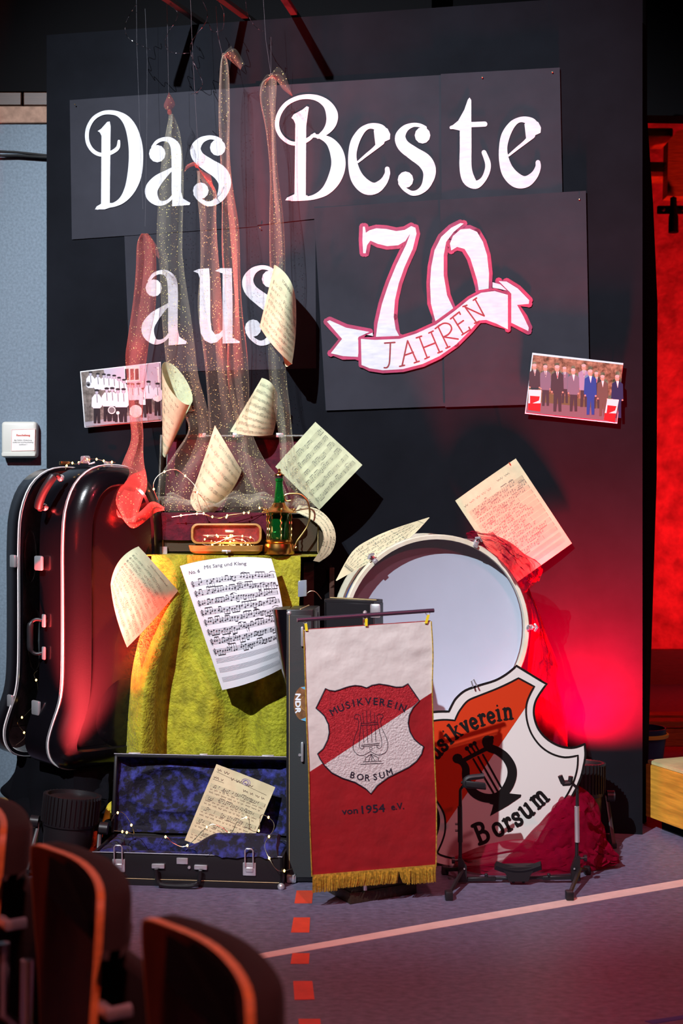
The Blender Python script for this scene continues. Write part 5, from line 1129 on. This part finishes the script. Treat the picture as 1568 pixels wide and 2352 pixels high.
GL = {'M': [[(.1, 1.4), (.1, 0)], [(.1, 1.4), (.6, .4)], [(.6, .4), (1.1, 1.4)], [(1.1, 1.4), (1.1, 0)], [(0, .03), (.25, .03)], [(.95, .03), (1.25, .03)]],
      'u': [[(-.02, .95), (.14, .95)], [(.14, .98), (.14, .4), (.2, .12), (.38, .06), (.55, .18), (.62, .35)], [(.48, .95), (.64, .95)], [(.64, .98), (.64, .05)], [(.64, .05), (.8, .05)]],
      's': [[(.55, .78), (.42, .95), (.22, .95), (.1, .76), (.2, .58), (.42, .46), (.56, .28), (.46, .06), (.24, .02), (.06, .16)], [(.55, .9), (.55, .7)], [(.06, .28), (.06, .04)]],
      'i': [[(0, .95), (.15, .95)], [(.16, .95), (.16, .05)], [(0, .04), (.32, .04)], [(.16, 1.32), (.17, 1.34)]],
      'k': [[(0, 1.4), (.14, 1.4)], [(.14, 1.4), (.14, .05)], [(0, .04), (.28, .04)], [(.58, .92), (.16, .42)], [(.3, .55), (.62, .06)], [(.52, .04), (.72, .04)], [(.48, .95), (.68, .95)]],
      'v': [[(0, .95), (.2, .95)], [(.08, .95), (.32, .08)], [(.32, .08), (.54, .95)], [(.42, .95), (.64, .95)]],
      'e': [[(.12, .52), (.55, .52), (.55, .75), (.36, .95), (.14, .8), (.08, .5), (.14, .2), (.34, .04), (.56, .16)]],
      'r': [[(0, .95), (.15, .95)], [(.16, .98), (.16, .05)], [(0, .04), (.34, .04)], [(.18, .65), (.34, .92), (.48, .92), (.52, .78)]],
      'n': [[(0, .95), (.14, .95)], [(.15, .98), (.15, .05)], [(0, .04), (.3, .04)], [(.16, .7), (.32, .94), (.54, .9), (.6, .65), (.6, .05)], [(.46, .04), (.76, .04)]],
      'm': [[(0, .95), (.14, .95)], [(.15, .98), (.15, .05)], [(0, .04), (.3, .04)], [(.16, .7), (.3, .94), (.5, .88), (.55, .65), (.55, .05)], [(.43, .04), (.67, .04)], [(.57, .7), (.72, .94), (.92, .88), (.96, .65), (.96, .05)], [(.84, .04), (1.12, .04)]],
      'o': [[(.34, .97), (.12, .85), (.06, .5), (.14, .14), (.36, .02), (.58, .14), (.64, .5), (.56, .85), (.34, .97)]],
      'B': [[(0, 1.4), (.4, 1.42), (.66, 1.28), (.66, .98), (.46, .78), (.2, .76)], [(.16, 1.4), (.16, 0)], [(.2, .76), (.55, .76), (.78, .56), (.76, .2), (.5, .0), (0, .0)]]}
def glyph(i, ch, x, y, s, rot, w_=.24):
    c, n_ = math.cos(rot), math.sin(rot); s *= 1.08; xs_ = [q[0] for st in GL[ch] for q in st]; mid = (min(xs_)+max(xs_))/2
    for st in GL[ch]:
        i.stroke([(x+(a-mid)*s*c+b*s*n_, y+(a-mid)*s*n_-b*s*c, (w_ if (len(st) > 2 or abs(st[0][0]-st[-1][0]) < .3 and abs(st[0][1]-st[-1][1]) > .2) else w_*.62)*s) for a, b in st], n=4)
ik = Ink(); r_ = math.radians
for ch, x, y, ro, s in (('M', 95, 905, -54, 92), ('u', 172, 815, -48, 86), ('s', 222, 753, -43, 82), ('i', 268, 705, -38, 82), ('k', 325, 658, -33, 84), ('v', 392, 618, -28, 84), ('e', 452, 592, -23, 84), ('r', 517, 566, -18, 84), ('e', 580, 548, -14, 84), ('i', 638, 530, -10, 84), ('n', 708, 520, -7, 84)): glyph(ik, ch, x, y, s, r_(ro))
ik.to('lettering', M_sk, sh, SH(.0026)); ik = Ink()
for ch, x, y, ro, s in (('B', 520, 1478, -22, 100), ('o', 648, 1425, -26, 95), ('r', 730, 1385, -29, 95), ('s', 800, 1342, -32, 92), ('u', 880, 1280, -36, 98), ('m', 985, 1185, -41, 96)): glyph(ik, ch, x, y, s, r_(ro), .25)
ik.to('lettering', M_sk, sh, SH(.0026))
MB().tube([P(1086, 1578, 4.70), P(1082, 1564, 4.70), P(1087, 1560, 4.70), P(1095, 1576, 4.70)], .003, 6).build('hanging_hook', M_chrome, sh)

# ============================================================ BANNER
B0 = V(((716-CX)/F*4.13, 4.13, 0)); B1 = V(((1000-CX)/F*4.235, 4.235, 0)); bu = (B1-B0).normalized(); bnn = V((bu.y, -bu.x, 0))
if bnn.y > 0: bnn = -bnn
def BP(px, py, off=0): return ray_plane(px, py, B0+bnn*off, bnn)
M_bw = mat('cream_banner_cloth', (.58, .57, .53), .75, var=.04, vscale=10, bump=.6, bscale=16, dist=.008, sheen=.2); M_br = mat('red_banner_cloth', (.26, .002, .006), .7, var=.12, vscale=10, bump=.6, bscale=16, dist=.008, sheen=.2)
M_cr = mat('red_embroidery', (.46, .02, .03), .6, col2=(.24, .004, .010), vscale=140, bump=1, bscale=230, dist=.003); M_cw = mat('white_embroidery', (.62, .60, .58), .6, col2=(.50, .48, .47), vscale=140, bump=1, bscale=160, dist=.004)
M_nv = mat('navy_thread', (.008, .008, .02), .6); M_goldf = mat('gold_fringe', (.62, .42, .06), .35, metal=.5, var=.4, vscale=120)
bnr = thing('banner', 'red and white club banner with gold fringe and lyre crest hung on a rod', 'banner', BP(850, 1720))
LB = [(697, 1447), (701, 1560), (704, 1660), (709, 1774), (711, 1880), (716, 2013)]; RB = [(990, 1427), (994, 1500), (992.5, 1590), (997, 1730), (1002, 1860), (1001, 1990)]
Lb, Rb = crom(LB, 6), crom(RB, 6)
def edge(L, y):
    for a, b_ in zip(L, L[1:]):
        if a[1] <= y <= b_[1]: return a[0]+(b_[0]-a[0])*(y-a[1])/(b_[1]-a[1])
    return L[0][0] if y < L[0][1] else L[-1][0]
def wav(x, y):
    e = max(0, min(1, (732-x)/14), min(1, (x-968)/14), min(1, (1545-y)/30), min(1, (y-1900)/30)); return e*(.0018*noise.noise(V((x*.012, y*.02, 1)))+.0024*noise.noise(V((x*.03, y*.05, 4))))
def bfield(t0, t1):
    def S(u, v):
        yl = t0[0]+(t1[0]-t0[0])*v; yr = t0[1]+(t1[1]-t0[1])*v; y = yl+(yr-yl)*u; x = edge(Lb, yl)*(1-u)+edge(Rb, yr)*u
        return BP(x, y, wav(x, y))
    return S
MB().grid(bfield((1447, 1427), (1774, 1590)), 40, 30, thick=.002).build('white_field', M_bw, bnr); MB().grid(bfield((1774, 1590), (2013, 1990)), 40, 40, thick=.002).build('red_field', M_br, bnr)
MB().grid(lambda u, v: BP(703+u*285, 1448-20*u-3+3*v, -.006), 20, 2, thick=.002).build('red_lining', M_br, bnr)
for L_ in (Lb, Rb): MB().tube([BP(x, y, .002+wav(x, y)) for x, y in L_], .0022, 6).build('gold_piping', M_goldf, bnr)
cB = lambda pts: [(660+p[0]*.2423, 1540+p[1]*.2423) for p in pts]
crest = cB([(360, 170), (395, 188), (450, 195), (500, 180), (540, 165), (590, 150), (640, 142), (700, 148), (750, 165), (800, 140), (870, 128), (950, 140), (1030, 158), (1090, 155), (1140, 125), (1195, 205), (1250, 285), (1190, 350), (1155, 420), (1143, 500), (1160, 580), (1200, 650), (1245, 690), (1290, 720), (1270, 790), (1220, 860), (1150, 915), (1050, 965), (950, 1015), (850, 1090), (790, 1168), (740, 1120), (640, 1060), (520, 1020), (420, 970), (350, 900), (310, 840), (285, 790), (340, 740), (380, 660), (396, 590), (388, 510), (350, 430), (310, 390), (270, 357), (315, 265)])
da, db = cB([(355, 890), (1197, 332)])
crst = thing('x', '', '', (0, 0, 0)); bpy.data.objects.remove(crst)
ik = Ink(); ik.poly(clip(crest, da, db, -1)); cr1 = ik.to('crest_red_field', M_cr, bnr, lambda x, y: BP(x, y, .0008))
ik = Ink(); ik.poly(clip(crest, da, db, 1)); ik.to('crest_white_field', M_cw, bnr, lambda x, y: BP(x, y, .0008))
MB().tube([BP(x, y, .0012) for x, y in crest], .0021, 6, closed=True).build('crest_border', M_nv, bnr)
ik = Ink()
def bs(pts, w_=1.15, **k): ik.stroke([(*p, w_) for p in cB(pts)], **k)
for ch, x, y, ro in (('M', 435, 385, -30), ('U', 505, 352, -24), ('S', 570, 325, -18), ('I', 625, 308, -13), ('K', 690, 296, -9), ('V', 765, 288, -3), ('E', 835, 290, 2), ('R', 900, 298, 7), ('E', 970, 313, 12), ('I', 1030, 330, 16), ('N', 1092, 352, 20)):
    X, Y = cB([(x, y)])[0]; ik.text(ch, X, Y, 17, math.radians(ro), bold=.35)
emb = lambda nm: ik.to(nm, M_nv, bnr, lambda x, y: BP(x, y, .0016))
emb('crest_upper_wording'); ik = Ink()
for ch, x, y, ro in (('B', 618, 990, 14), ('O', 690, 1008, 8), ('R', 758, 1014, 2), ('S', 830, 1006, -5), ('U', 895, 990, -10), ('M', 965, 962, -16)):
    X, Y = cB([(x, y)])[0]; ik.text(ch, X, Y, 15, math.radians(ro), bold=.35)
emb('crest_lower_wording'); ik = Ink()
for st, x, y in (('von', 590, 1328), ('1954', 812, 1308), ('e.V.', 1042, 1285)):
    X, Y = cB([(x, y)])[0]; ik.text(st, X, Y, 15.5 if st != '1954' else 19, math.radians(-5), w={'von': 36, '1954': 53, 'e.V.': 29}[st], bold=.4)
ik.to('date_wording', M_nv, bnr, lambda x, y: BP(x, y, .0010)); ik = Ink()
bs([(690, 455), (688, 430), (665, 415), (640, 425), (634, 450), (655, 462), (662, 448)]); bs([(660, 455), (675, 490), (665, 560), (640, 620), (622, 700), (630, 760), (680, 805), (740, 795), (785, 765)])
bs([(690, 455), (697, 500), (690, 570), (680, 650), (682, 720), (700, 742), (722, 735), (722, 715)]); bs([(850, 455), (848, 430), (870, 413), (898, 420), (905, 440), (890, 455), (875, 445)])
bs([(905, 440), (882, 480), (895, 550), (925, 610), (950, 690), (940, 760), (890, 798), (835, 795), (785, 765)]); bs([(850, 455), (855, 500), (872, 580), (890, 650), (893, 710), (875, 738), (850, 730), (845, 710)])
for a, b_ in (((693, 503), (855, 490)), ((693, 520), (855, 510)), ((700, 708), (868, 690)), ((700, 722), (868, 706)), ((692, 888), (907, 880)), ((718, 866), (888, 858)),
             ((712, 402), (720, 495)), ((712, 520), (724, 685)), ((748, 380), (752, 495)), ((752, 520), (760, 683)), ((783, 382), (792, 495)), ((792, 520), (800, 680)), ((824, 400), (828, 495)), ((828, 515), (838, 676)),
             ((735, 862), (740, 828)), ((740, 828), (792, 792)), ((792, 792), (858, 825)), ((858, 825), (862, 860)), ((792, 792), (768, 862)), ((792, 792), (830, 860)), ((795, 792), (800, 860))): bs([a, b_], smooth=False)
X, Y = cB([(789, 739)])[0]; ik.stroke([(X+3.4*math.cos(a), Y+3.4*math.sin(a)) for a in [k*PI/6 for k in range(12)]], 1, smooth=False, closed=True)
emb('lyre_outline')
mb = MB(); r0_ = random.Random(9); NF = 230
for k in range(NF):
    u = k/(NF-1); x = 718+u*282; y = 2014-u*24; sw = 6*math.sin(u*PI)*(-1 if .25 < u < .8 else .3); L_ = 36-(5 if .2 < u < .78 else 0)+r0_.uniform(-1.5, 1.5); dz = r0_.uniform(0, .006)
    if .70 < u < .76: sw = 10
    mb.tube([BP(x, y-2, .003), BP(x+sw*.3, y+L_*.5, .004+dz), BP(x+sw+r0_.uniform(-1, 1), y+L_, .002+dz)], .0011, 4, cap=False)
mb.build('fringe', M_goldf, bnr, kind='stuff'); MB().grid(lambda u, v: BP(718+u*283, 2010-u*24+v*9, .004), 30, 2, thick=.003).build('fringe_band', M_goldf, bnr)
M_rod = mat('dark_violet_rod', (.10, .06, .10), .3, metal=.6)
ra_, rb_ = BP(682, 1424, .004), BP(996, 1402, .004); MB().tube([ra_, rb_], .0068, 12).build('rod', M_rod, bnr)
M_ytape = mat('yellow_tape', (.75, .62, .02), .5)
for (x, y0, y1, tx) in ((700, 1424, 1447, 704), (839, 1413, 1436, 841), (982, 1404, 1430, 978)):
    MB().tube([BP(x+5*math.cos(a), y0+3+6*math.sin(a), .004) for a in [k*PI/6 for k in range(12)]], .0011, 5, closed=True).build('ring', M_chrome, bnr)
    MB().obox(BP(tx-3, y1+2, .005), BP(tx+3, y1+2, .005)-BP(tx-3, y1+2, .005), -bnn*.002, BP(x-1, y0+8, .005)-BP(tx-3, y1+2, .005)).build('tape_tab', M_ytape, bnr)
bs_ = thing('banner_stand', 'dark wooden foot and pole carrying the banner', 'stand', FL(870, 2065))
f0, f1 = FL(804, 2078), FL(957, 2052); fu = f1-f0; fb = V((-fu.y, fu.x, 0)).normalized()
if fb.y < 0: fb = -fb
MB().obox(f0, fu, fb*.16, (0, 0, .036), .003, 2).build('foot', mat('dark_oak', (.035, .022, .012), .5, var=.3, vscale=16, stretch=(1, 8, 8)), bs_)
MB().obox(f0+fu*.03+fb*.006+V((0, 0, .036)), fu*.94, fb*.148, (0, 0, .008), .003, 2).build('foot_cap', MATS['dark_oak'], bs_)
pt = BP(838, 1405, -.02); pf = f0+fu*.5+fb*.05; MB().tube([V((pt.x, pt.y, .044)), pt], .007, 10).build('pole', M_chrome, bs_); MB().tube([pt, BP(838, 1412, .0)], .005, 8).build('pole_hook', M_chrome, bs_)
MB().box(BP(838, 1425, -.012), (.008, .01, .05), .002).build('clip', M_chrome, bs_)

# ============================================================ INSTRUMENT STAND
st = thing('instrument_stand', 'low black folding instrument stand in front of the shield sign', 'stand', FL(1185, 2030))
c6 = lambda x, y, d: P(960+x*.2934, 1500+y*.2934, d)
dF = D(2030)
MB().obox(c6(370, 1790, dF), c6(610, 1785, dF)-c6(370, 1790, dF), (0, .014, 0), (0, 0, .014), .002, 1).build('cross_bar', M_blackpl, st)
MB().obox(c6(600, 1782, dF)+V((0, .002, .001)), c6(985, 1776, dF)-c6(600, 1782, dF), (0, .010, 0), (0, 0, .010), .002, 1).build('cross_bar', M_blackpl, st)
MB().obox(c6(975, 1780, dF), c6(1220, 1775, dF)-c6(975, 1780, dF), (0, .014, 0), (0, 0, .014), .002, 1).build('cross_bar', M_blackpl, st)
for x0, xf, xr_, kx in ((330, 240, 210, -1), (1245, 1183, 1322, 1)):
    f = c6(xf, 1905, D(2066)); r = c6(xr_, 1705, D(2008)); m_ = c6(x0+20, 1790, dF); m_.z += .0
    f.z = .016; r.z = .016; m_.z = .052
    MB().tube([f, m_+V((0, 0, .0))], .0075, 6).build('leg', M_blackpl, st); MB().tube([r, m_], .0075, 6).build('leg', M_blackpl, st)
    MB().box(f+V((0, -.002, -.001)), (.026, .034, .030), .004).build('rubber_foot', M_blackpl, st); MB().box(r-V((0, 0, .001)), (.024, .03, .028), .004).build('rubber_foot', M_blackpl, st)
    b0 = c6(x0-15, 1795, dF-.008); MB().prism([b0, c6(x0+50, 1795, dF-.008), c6(x0+50, 1670, dF-.008), c6(x0+10, 1605, dF-.008), c6(x0-15, 1605, dF-.008)] if kx < 0 else [c6(x0-45, 1785, dF-.008), c6(x0+25, 1785, dF-.008), c6(x0+22, 1590, dF-.008), c6(x0-8, 1590, dF-.008), c6(x0-45, 1690, dF-.008)], (0, .022, 0)).build('bracket', M_blackpl, st, smooth=False)
    MB().tube([c6(x0-5+(5 if kx < 0 else 0), 1620, dF), c6(x0, 1190, dF), c6(x0, 1070, dF)], [.0062, .0062, .005], 8).build('upright', M_blackpl, st)
    MB().tube([c6(x0, 1480, dF-.005), c6(x0-3, 1200, dF-.005)], .0085, 8).build('outer_tube', M_blackpl if kx < 0 else M_chrome, st)
    MB().tube([c6(x0, 1072, dF), c6(x0+5, 1062, dF), c6(x0+(45 if kx < 0 else -45), 1015, dF-.01)], .005, 8).build('neck', M_blackpl, st)
    MB().tube([c6(x0-(62 if kx < 0 else -62), 1620 if kx < 0 else 1605, dF), c6(x0-(10 if kx < 0 else -10), 1620 if kx < 0 else 1605, dF)], .004, 6).build('clamp_screw', M_blackpl, st)
    MB().lathe(c6(x0-(55 if kx < 0 else -62), 1622 if kx < 0 else 1605, dF), [(0, -.005), (.012, -.005), (.012, .005), (0, .005)], 10, Matrix.Rotation(PI/2, 3, 'Y')).build('clamp_knob', M_blackpl, st)
    MB().ball(c6(x0+(30 if kx < 0 else -22), 1690, dF-.011), .004, 1).build('rivet', M_chrome, st)
for y in (1338, 1390): MB().tube([c6(290, y, dF), c6(325, y, dF)], .004, 6).build('peg', M_blackpl, st)
MB().tube([c6(x, y, dF-.02-k*.0) for k, (x, y) in enumerate(crom([(515, 960), (480, 965), (400, 975), (368, 1000), (372, 1035), (430, 1040), (530, 1050)], 5))], .0095, 8).build('left_cradle', M_blackpl, st)
MB().obox(c6(372, 1045, dF-.035), c6(528, 1062, dF-.045)-c6(372, 1045, dF-.035), (0, .008, 0), (0, 0, .020), .003, 2).build('left_cradle_pad', M_blackpl, st)
MB().obox(c6(365, 1005, dF), c6(515, 985, dF+.03)-c6(365, 1005, dF), (0, .008, 0), (0, 0, .014), .003, 2).build('left_cradle_pad', M_blackpl, st)
MB().tube([c6(335, 1012, dF), c6(372, 1012, dF)], .005, 6).build('pin', M_blackpl, st)
for q in (((1110, 960), (1135, 1020)), ((1135, 1020), (1190, 1015)), ((1190, 1015), (1195, 965))): MB().tube([c6(*q[0], dF-.01), c6(*q[1], dF-.01)], .0085, 8).build('right_cradle', M_blackpl, st)
MB().obox(c6(1130, 1045, dF-.02), c6(1200, 1040, dF-.01)-c6(1130, 1045, dF-.02), (0, .02, 0), (0, 0, .018), .004, 2).build('right_cradle_pad', M_blackpl, st)
def saddle(u, v):
    x = 612+u*346; y = 1628+45*math.sin(PI*u)*.9; return c6(x, y+v*38*(1-.0*abs(u-.5)), dF-.03+.06*(1-v)*.3)+V((0, 0, 0))
MB().grid(saddle, 20, 4, thick=.02).build('saddle', M_blackpl, st)
MB().prism([c6(650, 1680, dF-.025), c6(920, 1675, dF-.025), c6(880, 1740, dF-.025), c6(862, 1788, dF-.025), c6(710, 1790, dF-.025), c6(695, 1745, dF-.025)], (0, .05, 0)).build('saddle_block', M_blackpl, st, smooth=False)
for x in (540, 1030): MB().obox(c6(x-18, 1760, dF), (.011, 0, 0), (0, .012, 0), (0, 0, .014), .002, 1).build('stop', M_blackpl, st)
for x in (745, 825): MB().ball(c6(x, 1790, dF-.01), .006, 1).build('rivet', M_blackpl, st)

# ============================================================ PAR FLOODS
M_lens = mat('red_lens', (.9, .05, .05), .3, emit=(1, .03, .03), estr=5)
def par(base, axis, label, Rr, Lh, power, angle, tgt, lc=(1, .0, .045)):
    base = V(base); axis = V(axis).normalized(); t = thing('par_light', label, 'stage light', base, 'floor stage lights')
    side = axis.cross(V((0, 1, 0))).normalized() if abs(axis.y) < .95 else V((1, 0, 0))
    fwd = axis.cross(side).normalized(); M = Matrix((side, fwd, axis)).transposed(); c = base+V((0, 0, .04))+axis*(Lh*.20)
    b_ = MB()
    pf_ = [(0, 0), (Rr*.80, 0), (Rr*.88, .02), (Rr*.92, Lh*.45), (Rr*.97, Lh*.46)]
    b_.lathe(c, pf_+[(Rr, Lh*.5), (Rr, Lh), (Rr*.9, Lh), (Rr*.88, Lh*.94)], 40, M); b_.build('housing', M_blackpl, t)
    for k in range(40):
        a = 2*PI*k/40; o_ = c+M @ V((Rr*math.cos(a), Rr*math.sin(a), Lh*.52)); rad = (M @ V((math.cos(a), math.sin(a), 0))); tg = axis.cross(rad)
        if k == 0:
            fin = MB().obox(base+V((-.0016, 0, 0)), (.0032, 0, 0), (0, .006, 0), (0, 0, Lh*.48)).build('cooling_fin', M_blackpl, t); f0_ = fin
        else: f0_ = fin.copy(); COL.objects.link(f0_)
        mm = Matrix((tg, rad, axis)).transposed().to_4x4(); mm.translation = o_-base; f0_.matrix_basis = mm
    MB().lathe(c, [(0, Lh*.90), (Rr*.89, Lh*.90)], 32, M).build('lens', M_lens, t)
    for s in (-1, 1):
        pv = c+side*s*(Rr+.012)+axis*Lh*.45; ft = V((base.x+s*side.x*(Rr+.03), base.y-.06, .014)); ft2 = V((ft.x, base.y+.06, .014))
        MB().obox(ft-side*.008, side*.016, (0, .018, 0), pv-ft, .002, 1).build('yoke_arm', M_blackpl, t)
        MB().tube([pv, pv+side*s*.03], .022, 14).build('pivot_knob', M_blackpl, t)
        MB().obox(ft-side*.012-V((0, 0, .013)), side*.024, (0, .14, 0), (0, 0, .022), .005, 2).build('yoke_foot', M_blackpl, t)
    MB().obox(base-side*(Rr+.03)+V((0, -.06, .0)), side*2*(Rr+.03), (0, .03, 0), (0, 0, .012), .003, 1).build('yoke_base', M_blackpl, t)
    MB().obox(c+M @ V((-Rr*.6, -Rr*.88, Lh*.08)), side*Rr*1.1, fwd*-.02, axis*Lh*.3, .002, 1).build('label_plate', M_blackpl, t)
    spot('par_beam', c+axis*(Lh*1.02), tgt, power, lc, angle, 1, .05)
    return t
pL = FL(150, 2003); pL.z = 0; pL.y += .0
par(pL, (.10, .05, 1), 'black floor spotlight with ribbed housing at left, beside the suitcase', .098, .20, 3300, 46, (-.90, 4.98, 1.30), (1, .06, .055))
pR = V(((1330-CX)/F*4.93, 4.93, 0))
par(pR, (.02, .05, 1), 'black floor spotlight glowing red at right, behind the organza heap', .093, .235, 1700, 140, (1.13, 5.10, 1.05), (1, 0, .022))
tg_ = MB().obox(P(1350, 1862, 4.82), (.022, 0, 0), (0, .001, 0), (0, 0, .032)).build('paper_tag', M_wpaper, COL.objects['par_light.001'])

# ============================================================ AUDIENCE CHAIRS
M_shl = mat('stained_beech_ply', (.20, .045, .018), .35, var=.2, vscale=8, stretch=(6, 6, 1), spec=.5); M_edge = mat('pale_ply_edge', (.62, .22, .06), .4, var=.2, vscale=40, stretch=(1, 1, 8))
M_padm = mat('dark_brown_upholstery', (.018, .009, .008), .9, bump=.3, bscale=200, sheen=.1)
zc = .74
TLp = P(40, 1965, .56*F/789); TRp = P(190, 2080, .56*F/904); ca = (TRp-TLp); ca.z = 0; cw = ca.length; ca.normalize(); cf = V((-ca.y, ca.x, 0))
if cf.x < 0: cf = -cf
sp_ = P(290, 2142, .56*F/966)-TLp; sp_.z = 0
def chair(off, label):
    o0 = TLp+off; o0.z = 0
    t = thing('audience_chair', label, 'chair', o0+ca*cw/2+cf*.2, 'audience chairs at lower left')
    ol = [(.07, .26), (.06, .40), (.04, .54), (.02, .63), (.006, .70), (.0, .748), (.012, .756), (.05, .756), (cw*.5, .756), (cw-.03, .748), (cw, .732), (cw+.014, .70), (cw+.028, .64), (cw+.045, .56), (cw+.05, .45), (cw+.045, .26), (cw*.5+.1, .25), (cw*.5, .25)]
    ol = crom(ol, 4, True)
    def Z(a, z, f): return o0+ca*a+cf*(f+.05*(1-((a-cw/2)/(cw/2+.05))**2)*1.0-.10*(z-.75)*-.6)+V((0, 0, z))
    front = [Z(a, z, .012) for a, z in ol]; back = [Z(a, z, 0) for a, z in ol]
    n = len(ol); cen = (cw/2, .6)
    def rings(f, k): return [[Z(cen[0]+(a-cen[0])*s, cen[1]+(z-cen[1])*s, f+bul) for a, z in ol] for s, bul in k]
    m = MB(); m.loft(rings(0, [(.985, 0), (.7, 0), (.4, 0), (.1, 0)]), False, True); m.build('back_shell', M_shl, t)
    m = MB(); m.loft([rings(0, [(.985, 0)])[0], back, front, rings(.012, [(.985, 0)])[0]], False, False); m.build('shell_edge', M_edge, t)
    ol_f = ol; pl_ = [(a, max(z, .675)) for a, z in ol]; cen2 = (cw/2+.01, .71)
    def prg(k): return [[Z(cen2[0]+(a-cen2[0])*q, cen2[1]+(z-cen2[1])*q, .012+bul) for a, z in pl_] for q, bul in k]
    m = MB(); m.loft(prg([(.97, 0), (1.0, .012), (1.0, .028), (.9, .042), (.6, .048), (.1, .048)]), True, True); m.build('back_pad', M_padm, t)
    s0 = o0+ca*(.03)+cf*.075+V((0, 0, .26)); MB().obox(s0, ca*(cw+.02), cf*.03, (0, 0, .38), .012, 3).build('folded_seat', M_padm, t)
    for a in (-.02, cw+.02):
        MB().tube([Z(a, .56, .02), Z(a, .44, .025), o0+ca*a+cf*.06+V((0, 0, .40)), o0+ca*a+cf*.02+V((0, 0, .008))], .011, 8).build('leg', M_chrome, t)
        MB().tube([o0+ca*a+cf*.06+V((0, 0, .41)), o0+ca*a+cf*.12+V((0, 0, .38)), o0+ca*a+cf*.14+V((0, 0, .008))], .011, 8).build('leg', M_chrome, t)
    lk = o0+ca*(cw+.055)+cf*.02+V((0, 0, .60)); MB().tube([Z(cw+.02, .60, .012), lk, lk+cf*.03], .010, 8).build('link_bracket', M_chrome, t)
    return t
chair(sp_*-1, 'audience chair at the very left edge, only its dark pad in view'); chair(V((0, 0, 0)), 'audience chair with orange ply edge, higher of the two at lower left')
chair(sp_, 'audience chair with orange ply edge, lower and nearer of the two')
